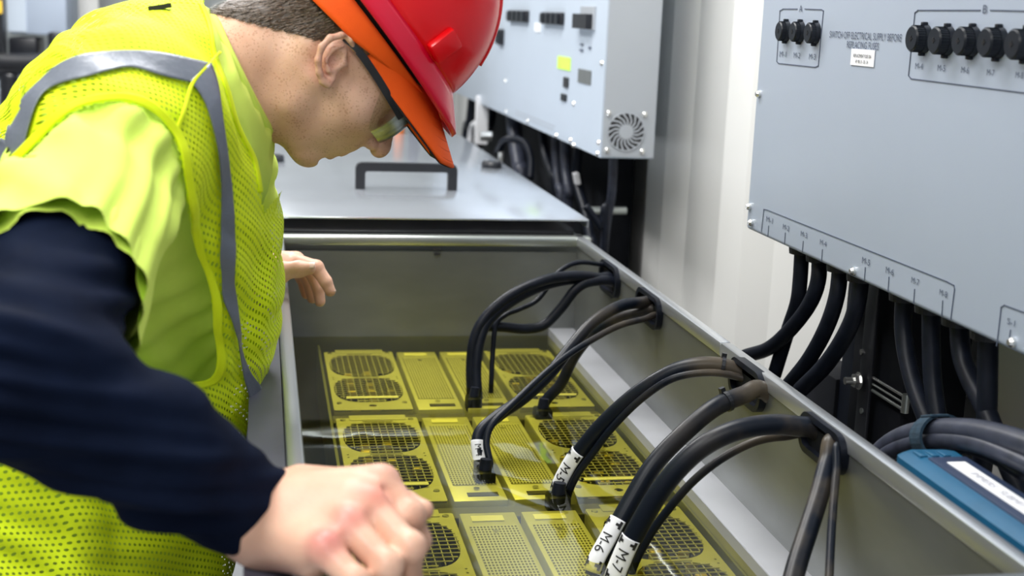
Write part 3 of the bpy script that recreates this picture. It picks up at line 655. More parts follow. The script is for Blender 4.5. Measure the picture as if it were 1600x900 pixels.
# dark trunking and loose cables under the far cabinet
tr = auto(MB().box((0.835, 3.12, 0.35), (0.893, 5.2, fz+0.02), 0.004).build('cable_trunking', MAT['darkvoid'])); tag(tr, 'black cable trunking panel on the wall below the far cabinet', 'trunking')
gpanel = P(850, 250, 3.6)
for i, (pts, y, r, m, lab) in enumerate((
    ([(958, 252), (956, 300), (948, 350), (943, 400), (940, 440)], 2.86, 0.010, 'cablegrey', 'grey cable hanging straight down beside the fan end of the far cabinet'),
    ([(905, 240), (900, 270), (906, 300), (915, 330), (922, 372), (925, 400)], 2.95, 0.012, 'blkrub', 'black cable with a small white tag curving down under the far cabinet'),
    ([(882, 225), (884, 262), (889, 300), (886, 330)], 3.15, 0.013, 'cablegrey', 'blue-grey cable under the far cabinet nearest the lid corner'),
    ([(868, 215), (869, 250), (873, 290), (876, 320)], 3.25, 0.012, 'cablegrey', 'straight blue-grey cable left of the tagged black cable'),
    ([(845, 205), (852, 240), (862, 270), (868, 300)], 3.45, 0.012, 'blkrub', 'black cable slanting behind the far tank lid'),
    ([(828, 280), (829, 250), (820, 225), (800, 217), (786, 222), (778, 238)], 3.40, 0.010, 'blkrub', 'black cable looping in an arch over the far lid edge'),
    ([(800, 190), (806, 220), (812, 260), (815, 285)], 3.60, 0.024, 'cablegrey', 'thick blue-grey hose behind the looping cable'),
    ([(768, 170), (764, 195), (752, 215), (746, 232)], 3.9, 0.020, 'blkrub', 'thick black hose beside the red hat brim'),
    ([(742, 165), (738, 190), (732, 212)], 4.1, 0.026, 'blkrub', 'thickest black hose at the far end of the lid'),
    ([(752, 170), (748, 190), (736, 212)], 3.7, 0.013, 'white', 'white hose slanting at the far end of the lid'),
    ([(945, 382), (938, 355), (925, 335), (915, 322)], 2.7, 0.008, 'blkrub', 'thin black cable bending at the lid corner'),
    )):
    Q = [P(u, v, y+0.12*(k/(len(pts)-1))*(1 if i not in (10,) else 0)) for k, (u, v) in enumerate(pts)] if i in (5, 10) else [PL(u, v, 0, 0.765) for (u, v) in pts]
    if i not in (5, 10): e = Q[0].copy(); e[2] = fz-0.001; Q = [e]+[q_ for q_ in Q[1:]]
    if i == 10: e = Q[0].copy(); e[2] = 0.0; Q.insert(0, e)
    if i not in (5, 10):
        e = Q[-1].copy(); e[2] = max(0.4, e[2]-0.35); Q.append(e)
    o = MB().tube(Q, r, n=12).build('hanging_cable', MAT[m], None, True)
    tag(o, lab, 'cable', 'loose cables under the far cabinet')
    if i == 1:
        c = PL(901, 279, 0, 0.757); MB().obox(c, [[1, 0, 0.2], [0, 1, 0], [-0.25, 0, 1]], (0.006, 0.012, 0.014), 0.002).build('cable_tag', MAT['white'], o)
rb = MB().cyl(P(920, 329, 2.88), P(978, 329, 2.88), 0.009, n=14).build('support_bar', MAT['steel']); tag(rb, 'short steel support bar across the dark gap under the fan cabinet', 'bar')
vb = MB().box(P(745, 150, 4.3), P(760, 225, 4.32), 0.002).build('valve_post', MAT['white']); tag(vb, 'white upright post behind the red hat brim', 'post')
v2 = empty('metal_valve', P(757, 215, 3.85), 'small shiny pipe fitting at the far lid edge', 'fitting'); c = P(757, 213, 3.85)
auto(MB().cyl(c-[0.012, 0, 0], c+[0.02, 0, 0], 0.014, n=16).build('fitting_body', MAT['chrome'], v2)); auto(MB().cyl(P(783, 246, 3.45)-[0, 0, 0.02], P(783, 238, 3.45), 0.008, n=12).build('fitting_stem', MAT['chrome'], v2))

# dark bracket column with clamp under the fuse cabinet
tb = empty('cable_riser', (0.83, 1.55, 0.4), 'black cable riser with steel clamp below the fuse cabinet', 'riser')
ya = PL(1332, 560, 0, 0.80)[1]; yb = PL(1415, 560, 0, 0.80)[1]
auto(MB().box((0.80, ya, 0.3), (0.89, yb, pbz+0.0), 0.003).build('riser_body', MAT['darkvoid'], tb))
yc = PL(1318, 520, 0, 0.84)[1]; zlow = PL(1300, 585, 0, 0.84)[2]; yl = PL(1258, 620, 0, 0.84)[1]
auto(MB().box((0.835, yl, 0.3), (0.892, yc, zlow), 0.003).build('lower_dark_box', MAT['darkvoid'], tb))  # plain dark box filling the black area low beside the riser
auto(MB().box((0.84, yc, 0.3), (0.895, ya, pbz+0.0), 0.003).build('riser_back', MAT['blkrub'], tb))
ring = PL(1352, 600, 0, 0.79)
auto(MB().box((0.785, PL(1341, 600, 0, 0.785)[1], 0.35), (0.79, PL(1358, 600, 0, 0.785)[1], pbz-0.02), 0.001).build('flat_bracket', MAT['blk'], tb))
for v in (550, 642): c = PL(1346, v, 0, 0.784); MB().cyl(c+[0.001, 0, 0], c-[0.001, 0, 0], 0.004, n=12).build('bracket_hole', MAT['chrome' if v == 550 else 'steel'], tb)
c = PL(1342, 595, 0, 0.78); auto(MB().cyl(c, c-[0.008, 0, 0], 0.0095, n=6).cyl(c-[0.008, 0, 0], c-[0.020, 0, 0], 0.005, n=14).cyl(c, c-[0.001, 0, 0], 0.012, n=20).build('clamp_bolt', MAT['chrome'], tb))
a = PL(1364, 599, 0, 0.79); b = PL(1418, 599, 0, 0.79)
for dz in (0.0075, -0.001, -0.0095): auto(MB().cyl((0.79, a[1], a[2]+dz), (0.79, b[1], a[2]+dz), 0.0022 if dz != -0.001 else 0.0015, n=10).build('clamp_rod', MAT['chrome' if dz == 0.0075 else 'steel'], tb))
auto(MB().cyl((0.79, b[1], a[2]-0.012), (0.79, b[1], a[2]+0.012), 0.005, n=12).build('clamp_end', MAT['steel'], tb))

# bundle of cables with a hook and loop strap, blue case on the rim
bp = [([(1372, 712), (1392, 694), (1425, 679), (1470, 672), (1530, 675), (1600, 693), (1650, 715)], 0.012, 0.672, 'cablegrey', 'uppermost grey cable of the strapped bundle'),
      ([(1378, 716), (1400, 702), (1435, 691), (1475, 687), (1530, 694), (1600, 722), (1650, 750)], 0.0095, 0.668, 'cablegrey', 'lower grey cable of the strapped bundle, by the blue case'),
      ([(1385, 720), (1410, 708), (1440, 700), (1480, 690), (1530, 688), (1600, 708), (1650, 735)], 0.008, 0.680, 'blkrub', 'dark cable in the middle of the strapped bundle'),
      ([(1395, 712), (1420, 700), (1460, 697), (1500, 700), (1550, 716), (1600, 745)], 0.005, 0.690, 'cablegrey', 'thinnest cable of the strapped bundle, lowest toward the picture edge')]
for pts, r, x, m, lab in bp:
    tag(MB().tube([PL(u, v, 0, x) for u, v in pts], r, n=14).build('bundled_cable', MAT[m], None, True), lab, 'cable', 'strapped cable bundle by the blue case')
sp = MB(); c = PL(1467, 684, 0, 0.675); t = PL(1480, 683, 0, 0.675)-PL(1455, 684, 0, 0.675); t /= np.linalg.norm(t); e = np.array([1.0, 0, 0]); g = np.cross(t, e)
N = 28; vs = []; fs = []
for k in range(N):
    a = 2*math.pi*k/N
    for (s_, rr) in ((-0.011, 0), (0.011, 0), (0.011, 0.003), (-0.011, 0.003)): vs.append(c+t*s_+e*(0.024+rr)*math.cos(a)+g*(0.021+rr)*math.sin(a))
for k in range(N):
    for q in range(4): fs.append((4*k+q, 4*k+(q+1) % 4, 4*((k+1) % N)+(q+1) % 4, 4*((k+1) % N)+q))
sp.add(vs, fs); sp.obox(c+g*0.022+t*0.002-e*0.004, [t, e, g], (0.0115, 0.010, 0.0015), 0.001)
tag(sp.build('cable_strap', MAT['velcro'], None, False), 'dark hook-and-loop strap around the cable bundle by the blue case', 'strap')
bc = empty('blue_case', (0.63, 0.95, ZR-0.03), 'blue plastic case with a white paper label lying along the right tank rim', 'case')
y0c = PL(1408, 708, 2, ZR)[1]
prof = [(0.600, 0.0), (0.600, -0.028), (0.662, -0.028), (0.662, 0.002), (0.657, 0.005), (0.616, 0.006), (0.606, 0.003)]
vs = []; ys = [y0c, y0c-0.012, 0.70]
for yi, y in enumerate(ys):
    for (x, z) in prof: cx = 0.631; k = 0.86 if yi == 0 else 1.0; vs.append((cx+(x-cx)*k, y, ZR-0.012+(z+0.012)*k))
n = len(prof); fs = [(i*n+k, i*n+(k+1) % n, (i+1)*n+(k+1) % n, (i+1)*n+k) for i in range(2) for k in range(n)]+[tuple(range(n))[::-1], tuple(range(2*n, 3*n))]
auto(MB().add(vs, fs).build('case_shell', MAT['blue'], bc), 25)
auto(MB().box((0.6165, 0.705, ZR+0.004), (0.6560, y0c-0.035, ZR+0.008), 0.0015).build('case_lid_panel', MAT['bluedk'], bc))
pl = MB().box((0.6270, 0.705, ZR+0.008), (0.6455, y0c-0.052, ZR+0.0086)).build('paper_label', MAT['white'], bc)
tx = MB()
text_on(tx, 'IMMERS . SUBMIT  FT', 0.011, (0.636, y0c-0.135, ZR+0.0086), (0, -1, 0), (1, 0, 0), 1.05, 0.0003); tx.build('label_text', mat('faded_ink', (0.45, 0.45, 0.5), 0.6), pl)
for k in range(3): auto(MB().box((0.612+0.012*k, y0c-0.030, ZR+0.004), (0.620+0.012*k, y0c-0.014, ZR+0.0075), 0.001).build('case_rib', MAT['blue'], bc))

# ------------------------------------------------------------------ blurred equipment far left
eq = empty('distant_cabinet', (-0.9, 5.2, 0), 'pale grey wall cabinet blurred at the far left', 'cabinet'); YB = 5.3
a = P(8, -120, YB); b = P(105, 56, YB)
auto(MB().box((a[0], YB, b[2]), (b[0], YB+0.35, a[2]), 0.01).build('cabinet_body', MAT['box'], eq))
a = P(8, -120, YB); b = P(42, 50, YB); MB().box((a[0]-0.003, YB-0.006, b[2]), (b[0], YB, a[2])).build('cabinet_door', MAT['box2'], eq)
for (u0, v0, u1, v1) in ((12, 58, 58, 90), (74, 50, 96, 88)):
    a = P(u0, v0, YB-0.02); b = P(u1, v1, YB-0.02); auto(MB().box(a, b+[0, 0.2, 0], 0.01).build('cable_entry', MAT['blk'], eq))
a = P(0, -100, 5.0); b = P(6, 125, 5.0); o = auto(MB().box((a[0]-0.2, 5.0, b[2]), (b[0], 5.1, a[2]), 0.01).build('dark_rack', MAT['blk'])); tag(o, 'dark upright rack edge at the far left picture border', 'rack')
a = P(-20, 0, 4.98); b = P(3, 22, 4.98); o = MB().box(a, b+[0, 0.02, 0], 0.004).build('yellow_sign', MAT['amber']); tag(o, 'small yellow sign on the dark rack at the far left', 'sign')
pp = empty('distant_tank', (-1.0, 5.0, 0), 'blurred pale tank with dark pipes behind the worker back', 'tank')
a = P(-60, 140, 4.9); b = P(62, 205, 4.9); auto(MB().box((a[0]-0.3, 4.9, 0), (b[0], 5.6, a[2]), 0.01).build('tank_body', MAT['box2'], pp))
a = P(60, 110, 5.4); b = P(110, 200, 5.4); auto(MB().box((a[0], 5.4, 0), (b[0]+0.1, 5.8, a[2]), 0.01).build('tank_base', MAT['slate'], pp))
for pts, r in (([(-10, 96), (30, 98), (75, 97)], 0.03), ([(-10, 112), (40, 108), (85, 112)], 0.02), ([(14, 115), (14, 160), (10, 200)], 0.03), ([(60, 90), (66, 120), (70, 150)], 0.022), ([(95, 85), (90, 105), (70, 112)], 0.022)):
    MB().tube([P(u, v, 4.82) for u, v in pts], r, n=10).build('dark_pipe', MAT['blk'], pp, True)
for (u0, u1, y, m, lab) in ((106, 158, 5.9, 'wall', 'pale upright wall panel blurred behind the worker back'),):
    a = P(u0, -60, y); b = P(u1, 200, y); tag(MB().box((a[0], y, 0), (b[0], y+0.05, CEIL-0.01)).build('wall_panel', MAT[m]), lab, 'panel')
# orange marker and post behind the nose
c = P(632, 205, 4.35); o = MB().box(P(642, 150, 4.3), P(655, 228, 4.33)*[1, 1, 0], 0.003).build('grey_post', MAT['slate']); tag(o, 'grey upright post seen between nose and cap bill', 'post')
o = MB().tube([P(624, 200, 4.25), P(624, 215, 4.25), P(623, 229, 4.25), P(623, 229, 4.25)*[1, 1, 0]], 0.016, n=12).build('orange_marker', MAT['orangetrim'], None, True); tag(o, 'small orange marker standing beyond the closed lid', 'marker')
# ------------------------------------------------------------------ power cables in the open tank
def cpath(pts, y0, y1, x0=None):            # depth runs from the grommet (y0) to the plug (y1) with the drawn length
    q = np.array(pts, float); L = np.concatenate([[0], np.cumsum(np.linalg.norm(np.diff(q, axis=0), axis=1))]); L /= L[-1]
    return [P(u, v, y0+(y1-y0)*t) for (u, v), t in zip(pts, L)]
CG = 'power cables through the tank wall'
def gy(i): return GR[i][0]
def ym(u, v): return PL(u, v, 2, ZM)[1]
def cable(pts, y0, y1, r, label, m='blkrub', stub=0.05):
    Q = cpath(pts, y0, y1)
    Q = [Q[0]+np.array([0.050, 0.004, -0.24]), Q[0]+np.array([0.044, 0.002, -0.06])]+Q
    if stub: e = Q[-1].copy(); e[2] -= stub; Q.append(e)
    o = MB().tube(Q, r, n=16, dense=8).build('power_cable', MAT[m], None, True)
    tag(o, label, 'cable', CG); return o, Q
def dust(name, base):
    m, t, b = nt(name); vec = coords(t); n = noisetex(t, vec, 14, 4)
    sp = t.nodes.new('ShaderNodeSeparateXYZ'); c = t.nodes.new('ShaderNodeTexCoord'); t.links.new(c.outputs['Object'], sp.inputs[0])
    mr = t.nodes.new('ShaderNodeMapRange'); mr.inputs[1].default_value = 0.43; mr.inputs[2].default_value = 0.575; mr.clamp = True; t.links.new(sp.outputs[0], mr.inputs[0])
    mu = t.nodes.new('ShaderNodeMath'); mu.operation = 'MULTIPLY'; t.links.new(mr.outputs[0], mu.inputs[0]); r = ramp(t, n.outputs[0], [(0.40, (0, 0, 0)), (0.62, (1, 1, 1))]); t.links.new(r.outputs[0], mu.inputs[1])
    mx = t.nodes.new('ShaderNodeMixRGB'); t.links.new(mu.outputs[0], mx.inputs[0]); mx.inputs[1].default_value = (*base, 1); mx.inputs[2].default_value = (0.10, 0.08, 0.055, 1)
    t.links.new(mx.outputs[0], b.inputs['Base Color']); b.inputs['Roughness'].default_value = 0.36; b.inputs['Specular IOR Level'].default_value = 0.2; return m
MAT['dusty'] = dust('dusty_rubber', (0.006, 0.009, 0.016))
g1, g2, g3, g4 = gy(0), gy(1), gy(2), gy(3)
e1 = ym(742, 620)
cable([(962, 440), (935, 434), (895, 431), (850, 438), (800, 460), (760, 494), (741, 530), (736, 575), (737, 622)], g1-0.02, e1, 0.0085, 'outermost black cable from the farthest grommet, arching furthest left')
cable([(964, 436), (930, 436), (885, 438), (840, 450), (795, 474), (762, 503), (748, 540), (744, 580), (746, 624)], g1+0.0, e1-0.01, 0.0085, 'second black cable from the farthest grommet, just inside the outermost')
cable([(964, 444), (925, 440), (900, 452), (876, 482), (850, 508), (820, 514), (785, 511), (757, 512), (745, 530)], g1-0.03, e1+0.05, 0.0085, 'black cable from the farthest grommet that dips low and turns back left', stub=0)
cable([(958, 422), (930, 412), (900, 411), (874, 424), (858, 446), (838, 470), (812, 483), (790, 492), (775, 508), (770, 550), (768, 590)], g1+0.03, e1+0.02, 0.0042, 'thin wavy black cable from the farthest grommet')
cable([(752, 500), (756, 540), (760, 590), (764, 630)], e1+0.03, e1+0.0, 0.0045, 'thin black lead dropping beside the farthest plugs') if False else None
e2 = ym(752, 735)
cable([(1034, 476), (1000, 473), (965, 480), (925, 505), (890, 545), (858, 585), (818, 622), (778, 650), (748, 680), (750, 725)], g2+0.01, e2, 0.0088, 'topmost cable from the second farthest grommet, reaching the centre plugs', 'dusty')
cable([(1034, 487), (1000, 488), (965, 497), (928, 520), (898, 556), (876, 600), (850, 632)], g2-0.01, ym(846, 640), 0.0088, 'short thick cable from the second farthest grommet ending at the right plug', 'dusty')
cable([(1034, 496), (1005, 499), (965, 510), (920, 534), (880, 560), (842, 592), (800, 632), (770, 662), (760, 690), (766, 730)], g2-0.03, e2-0.02, 0.0048, 'thin cable lowest in the second farthest grommet', 'dusty')
cable([(905, 528), (870, 548), (840, 575), (815, 610), (790, 636)], g2-0.03-0.06, e2+0.12, 0.0045, 'thin dark lead branching down left from the second bundle', 'blkrub') if False else None
def plug(u, v, w, h, lab, dy=0.0):
    c = PL(u, v, 2, ZM+0.012)
    c[2] = ZM+0.003; w *= 0.8
    o = auto(MB().box(c-[w/2, 0.015, 0.012], c+[w/2, 0.015, 0.012], 0.004).cyl(c+[0, 0, 0.006], c+[0.002, 0.002, 0.026], w*0.36, w*0.28, n=16).build('cable_plug', MAT['blkrub']))
    tag(o, lab, 'plug', 'plugs in the power supplies')
plug(740, 622, 0.030, 0.02, 'black plug at the end of the farthest cable pair'); plug(848, 640, 0.034, 0.02, 'black plug standing left of the far right fan grille')
plug(757, 737, 0.034, 0.02, 'black plug in the middle row at the worker side'); plug(872, 775, 0.036, 0.02, 'black plug under the cable labelled M-5')
e3 = ym(872, 775)
cA, qA = cable([(1178, 596), (1150, 578), (1105, 570), (1055, 580), (1000, 612), (950, 655), (915, 695), (888, 735), (872, 775)], g3+0.03, e3, 0.0105, 'thick cable labelled M-5 from the third grommet', 'dusty')
cable([(1180, 604), (1150, 588), (1105, 582), (1050, 592), (1000, 625), (955, 670), (925, 710), (900, 745), (885, 785)], g3+0.02, e3-0.015, 0.0048, 'thin cable running under the M-5 cable', 'dusty')
e4 = 1.345
cB, qB = cable([(1194, 612), (1160, 618), (1115, 638), (1065, 680), (1020, 728), (985, 785), (955, 840), (930, 892)], g3-0.05, e4, 0.0108, 'thick cable labelled M-6 from the third grommet', 'dusty')
cC, qC = cable([(1284, 678), (1245, 666), (1195, 664), (1140, 676), (1088, 705), (1040, 755), (1002, 815), (975, 870), (960, 915)], g4+0.03, 1.29, 0.0112, 'thick cable labelled M-7 from the nearest grommet', 'dusty')
cable([(1275, 684), (1225, 682), (1180, 690), (1130, 715), (1085, 750), (1045, 795), (1012, 842), (985, 900)], g4+0.05, 1.34, 0.0048, 'thin cable hanging under the M-7 cable', 'dusty')
cable([(1306, 692), (1294, 722), (1278, 780), (1262, 830), (1243, 890), (1226, 960)], g4-0.02, 1.06, 0.0100, 'thick cable dropping steeply from the nearest grommet', 'dusty', stub=0)
cable([(1313, 696), (1307, 735), (1302, 790), (1298, 850), (1293, 960)], g4-0.04, 1.05, 0.0042, 'thin cable dropping steeply from the nearest grommet', 'dusty', stub=0)
# cable ties
def tie(parent, Q, t, r):
    S = spline(Q, 16); i = int(t*(len(S)-2)); d = S[i+1]-S[i]; d /= np.linalg.norm(d)
    k = MB().cyl(S[i]-d*0.0022, S[i]+d*0.0022, r*1.12, n=20); e = np.cross(d, [0, 1, 0]); e /= np.linalg.norm(e); g = np.cross(d, e)
    k.obox(S[i]-g*r*0.4+e*r*1.1*(1 if e[2] > 0 else -1), [d, e, g], (0.003, 0.004, 0.003)); k.build('cable_tie', MAT['blk'], parent)
tie(cA, qA, 0.32, 0.0108); tie(cB, qB, 0.36, 0.0111)
# wrap labels
def wrap_label(parent, Q, u0v0, u1v1, r, text, ang=0.0):
    S = spline(Q, 24); U, V_ = proj(S)
    def near(p): return int(np.argmin((U-p[0])**2+(V_-p[1])**2))
    i0, i1 = sorted((near(u0v0), near(u1v1))); i1 = max(i1, i0+6); seg = S[i0:i1+1]; n = len(seg)
    T = np.gradient(seg, axis=0); T /= np.linalg.norm(T, axis=1)[:, None]
    Lc = np.concatenate([[0], np.cumsum(np.linalg.norm(np.diff(seg, axis=0), axis=1))])
    N_ = CP-seg; N_ -= T*np.sum(N_*T, 1)[:, None]; N_ /= np.linalg.norm(N_, axis=1)[:, None]; B_ = np.cross(N_, T)
    def at(s, a, rr):                       # s along, a angle
        s = min(max(s, 0), Lc[-1]); k = min(int(np.searchsorted(Lc, s)), n-1); k = max(k, 1); t = (s-Lc[k-1])/(Lc[k]-Lc[k-1]+1e-9)
        c = seg[k-1]*(1-t)+seg[k]*t; nn = N_[k-1]*(1-t)+N_[k]*t; bb = B_[k-1]*(1-t)+B_[k]*t; return c+rr*(math.cos(a)*nn+math.sin(a)*bb)
    L = Lc[-1]; vs = []; fs = []; A = np.linspace(-1.05, 1.05, 13)+ang; SN = 30
    for s in np.linspace(0, L, SN):
        for a in A: vs.append(at(s, a, r+0.0012))
    for i in range(SN-1):
        for k in range(12):
            s = (i+0.5)/(SN-1)
            fs.append((i*13+k, i*13+k+1, (i+1)*13+k+1, (i+1)*13+k))
    lb = MB().add(vs, fs).build('wrap_label', MAT['white'], parent, True)
    sd = lb.modifiers.new('thick', 'SOLIDIFY'); sd.thickness = 0.0006
    tx = MB(); v, f = text_mesh(text, 0.0150 if L > 0.04 else 0.010, 1.05)
    bm = bmesh.new(); bv = [bm.verts.new(q) for q in v]
    for q in f:
        try: bm.faces.new([bv[i] for i in q])
        except ValueError: pass
    bmesh.ops.triangulate(bm, faces=bm.faces[:]); bmesh.ops.subdivide_edges(bm, edges=bm.edges[:], cuts=4, use_grid_fill=True); bm.verts.index_update()
    v = [tuple(q.co) for q in bm.verts]; f = [tuple(q.index for q in g.verts) for g in bm.faces]; bm.free()
    tx.add([at(L*0.5+p[0], ang+p[1]/r, r+0.0026) for p in v], f)
    # black corner marks of the label sleeve
    for s0 in ((L*0.10, L*0.88) if L > 0.04 else ()):
        for a0 in (-0.72, 0.72):
            q = [at(s0-0.0045, a0-0.12+ang, r+0.0026), at(s0+0.0045, a0-0.12+ang, r+0.0026), at(s0+0.0045, a0+0.12+ang, r+0.0026), at(s0-0.0045, a0+0.12+ang, r+0.0026)]; tx.add(q, [(0, 1, 2, 3)])
            q = [at(s0-0.0012, a0*0.45+ang, r+0.0026), at(s0+0.0018, a0*0.45+ang, r+0.0026), at(s0+0.0018, a0+ang, r+0.0026), at(s0-0.0012, a0+ang, r+0.0026)]; tx.add(q, [(0, 1, 2, 3)])
    tx.build('label_text', MAT['inkblk'], lb)
wrap_label(cA, qA, (893, 694), (866, 765), 0.0105, 'M-5', -0.45)
wrap_label(cB, qB, (968, 812), (930, 892), 0.0108, 'M-6', -0.50)
wrap_label(cC, qC, (990, 838), (962, 905), 0.0112, 'M-7', -0.25)
c2 = [o for o in bpy.data.objects if o.get('label', '').startswith('topmost cable from the second')][0]
wrap_label(c2, cpath([(1034, 476), (1000, 473), (965, 480), (925, 505), (890, 545), (858, 585), (818, 622), (778, 650), (748, 680), (750, 725)], g2+0.01, e2), (744, 690), (750, 722), 0.0088, 'M-4', 0.0)
# ------------------------------------------------------------------ the worker
# head frame: F forward, U up, S to his right (toward the camera)
AL = math.radians(39)
HF = np.array([math.sin(AL), -0.02, -math.cos(AL)]); HF /= np.linalg.norm(HF)
HU = np.array([math.cos(AL), 0.0, math.sin(AL)]); HU -= HF*(HU @ HF); HU /= np.linalg.norm(HU)
HS = np.cross(HF, HU); HS = HS if HS[1] < 0 else -HS
HC = P(525, 91, 1.50); HX = [HF, HU, HS]
def H(f, u, s=0.0): return HC+HF*f+HU*u+HS*s
def L2(px, py, s=0.0):                      # profile drawing position to head frame
    d = ((px-530)/1387.0, (py-95)/1387.0); return H(d[0]*math.sin(AL)+d[1]*math.cos(AL), d[0]*math.cos(AL)-d[1]*math.sin(AL), s)
SKIN_HEAD = HC
RH = {'i': P(596, 756, .950), 'm': P(583, 792, .925), 'r': P(546, 824, .905), 'p': P(508, 860, .885)}
SKIN_SPOTS = [(RH['i']+[0, 0, .01], 0.022, (0.80, 0.38, 0.32), 0.35), (RH['m']+[0, -0.005, .01], 0.020, (0.74, 0.20, 0.16), 0.75), (RH['r']+[0, -0.005, .01], 0.018, (0.76, 0.18, 0.17), 0.75), (RH['p']+[0, -0.005, .01], 0.022, (0.68, 0.16, 0.16), 0.8),
              (H(0.085, -0.066, 0), 0.024, (0.62, 0.26, 0.20), 0.6), (H(0.108, -0.028, 0), 0.02, (0.72, 0.32, 0.22), 0.35), (L2(500, 95, 0.085), 0.03, (0.72, 0.32, 0.24), 0.4), (H(-0.03, -0.055, 0.085), 0.05, (0.66, 0.33, 0.24), 0.3),
              (H(0.035, 0.015, 0.085), 0.028, (0.30, 0.17, 0.11), 0.55)]
MAT['skin'] = skin_mat(); MAT['vest'] = vest_mat()
worker = empty('person', P(60, 900, 1.48)*[1, 1, 0], 'worker in red hard hat and yellow safety vest bending over the open tank', 'person')
YC = 1.48
# stations: back x,y | front x,y | half width
ST = [((318, 28), (398, 205), 0.070), ((262, 8), (410, 232), 0.125), ((180, 22), (414, 290), 0.185), ((95, 62), (421, 350), 0.205), ((25, 135), (429, 430), 0.200), ((-45, 250), (428, 500), 0.185),
      ((-100, 400), (412, 590), 0.170), ((-130, 560), (396, 690), 0.165), ((-145, 720), (378, 800), 0.165), ((-150, 880), (362, 900), 0.17), ((-150, 1040), (345, 1000), 0.175)]
def torso(S, shrinkf, shrinkw, k=0.022, first=0):
    A = np.array([[*a, *b, w] for a, b, w in ST[first:]]); D = spline(A, 3)
    for i in range(len(D)):
        bx, by, fx, fy, w = D[i]; b = P(bx, by, YC); f = P(fx, fy, YC); e = f-b; L = np.linalg.norm(e); e /= L; c = (b+f)/2
        j = min(i+1, len(D)-1); j0 = max(i-1, 0); cn = lambda q: (P(D[q][0], D[q][1], YC)+P(D[q][2], D[q][3], YC))/2
        sf = shrinkf(i/(len(D)-1)); sw = shrinkw(i/(len(D)-1)); up = np.array([0, 1.0, 0]); g = np.cross(e, up); g /= np.linalg.norm(g)
        rf = L/2-sf; c = c-e*0.0; thick = max(0.045, 0.9*np.linalg.norm(cn(j)-cn(j0))*0.9)
        S.ell(c, [e, up-e*(up @ e), g], (rf, w-sw, thick), k)
sh0 = P(205, 190, 1.325); sh1 = P(155, 275, 1.235); el = P(30, 588, 0.925); wr0 = P(405, 806, 0.985)
sL = P(330, 170, 1.64); eL = P(372, 400, 1.86); wL = P(398, 436, 1.905)
# --- body: one mesh; head and hands fine, the covered torso and arms coarse
V, Fc = [], []
def addpart(v, f):
    n = sum(len(x) for x in V); V.append(v); Fc.append(f+n)
# torso and arms (under the clothes) and neck
S = SDF((-0.55, 0.85, 0.75), (0.16, 2.0, 1.55), 0.008)
torso(S, lambda t: 0.065, lambda t: 0.07, first=1)
S.cone(P(215, 190, 1.36), sh1, 0.06, 0.055, 0.02).cone(sh1, el, 0.050, 0.042, 0.02).cone(el, wr0, 0.044, 0.030, 0.015)
S.cone(P(280, 180, 1.58), sL, 0.06, 0.05, 0.02).cone(sL, eL, 0.050, 0.040, 0.02).cone(eL, wL, 0.040, 0.026, 0.015)
v, f = S.poly(); addpart(smooth_verts(v, f, 2), f)
# head and neck
h = 0.0017
lo = np.minimum.reduce([H(-.15, -.14, 0), H(.14, .16, 0), P(330, 120, 1.5)])-0.05; hi = np.maximum.reduce([H(-.15, -.14, 0), H(.14, .16, 0), P(330, 120, 1.5)])+0.03
lo = np.array([HC[0]-0.20, 1.37, HC[2]-0.16]); hi = np.array([HC[0]+0.15, 1.63, HC[2]+0.14])
S = SDF(lo, hi, h)
S.ell(H(-0.012, 0.045), HX, (0.098, 0.088, 0.076), 0.02)
S.ell(H(0.038, 0.0), HX, (0.055, 0.075, 0.062), 0.03)
S.ell(H(0.030, -0.045), HX, (0.052, 0.050, 0.054), 0.03)
for s in (1, -1):
    S.cone(H(-0.002, -0.035, s*0.054), H(0.004, -0.066, s*0.047), 0.020, 0.017, 0.02)
    S.cone(H(0.004, -0.066, s*0.047), H(0.052, -0.090, s*0.016), 0.016, 0.014, 0.02)
    S.sph(H(0.050, -0.018, s*0.044), 0.020, 0.025)
    S.cone(H(0.076, 0.028, s*0.010), H(0.062, 0.026, s*0.045), 0.011, 0.011, 0.015)
S.cone(H(0.0635, -0.0885, 0.006), H(0.0635, -0.0885, -0.006), 0.0145, 0.0145, 0.016)
S.ell(H(0.064, -0.052), HX, (0.020, 0.028, 0.028), 0.015)
for s in (1, -1): S.sph(H(0.080, 0.006, s*0.031), 0.012, 0.014, True)
for s in (1, -1):
    S.sph(H(0.066, 0.005, s*0.031), 0.0135, 0.004); S.cone(H(0.079, 0.001, s*0.024), H(0.074, -0.001, s*0.040), 0.0022, 0.0016, 0.003)
S.chain([H(0.076, 0.022), H(0.091, 0.004), H(0.1055, -0.0175)], [0.008, 0.0080, 0.0100], 0.008)
S.sph(H(0.1075, -0.0235), 0.0108, 0.006)
for s in (1, -1):
    S.ell(H(0.094, -0.0275, s*0.0125), HX, (0.0105, 0.0075, 0.0065), 0.005); S.ell(H(0.0985, -0.0345, s*0.007), HX, (0.006, 0.004, 0.0028), 0.002, True)
S.ell(H(0.083, -0.041), HX, (0.008, 0.012, 0.022), 0.008)
S.chain([H(0.070, -0.0640, 0.025), H(0.0815, -0.0580, 0.010), H(0.0825, -0.0570, 0), H(0.0815, -0.0580, -0.010), H(0.070, -0.0640, -0.025)], [0.003, 0.0055, 0.006, 0.0055, 0.003], 0.005)
S.chain([H(0.068, -0.0675, 0.023), H(0.0755, -0.0710, 0.009), H(0.0765, -0.0715, 0), H(0.0755, -0.0710, -0.009), H(0.068, -0.0675, -0.023)], [0.003, 0.0055, 0.006, 0.0055, 0.003], 0.005)
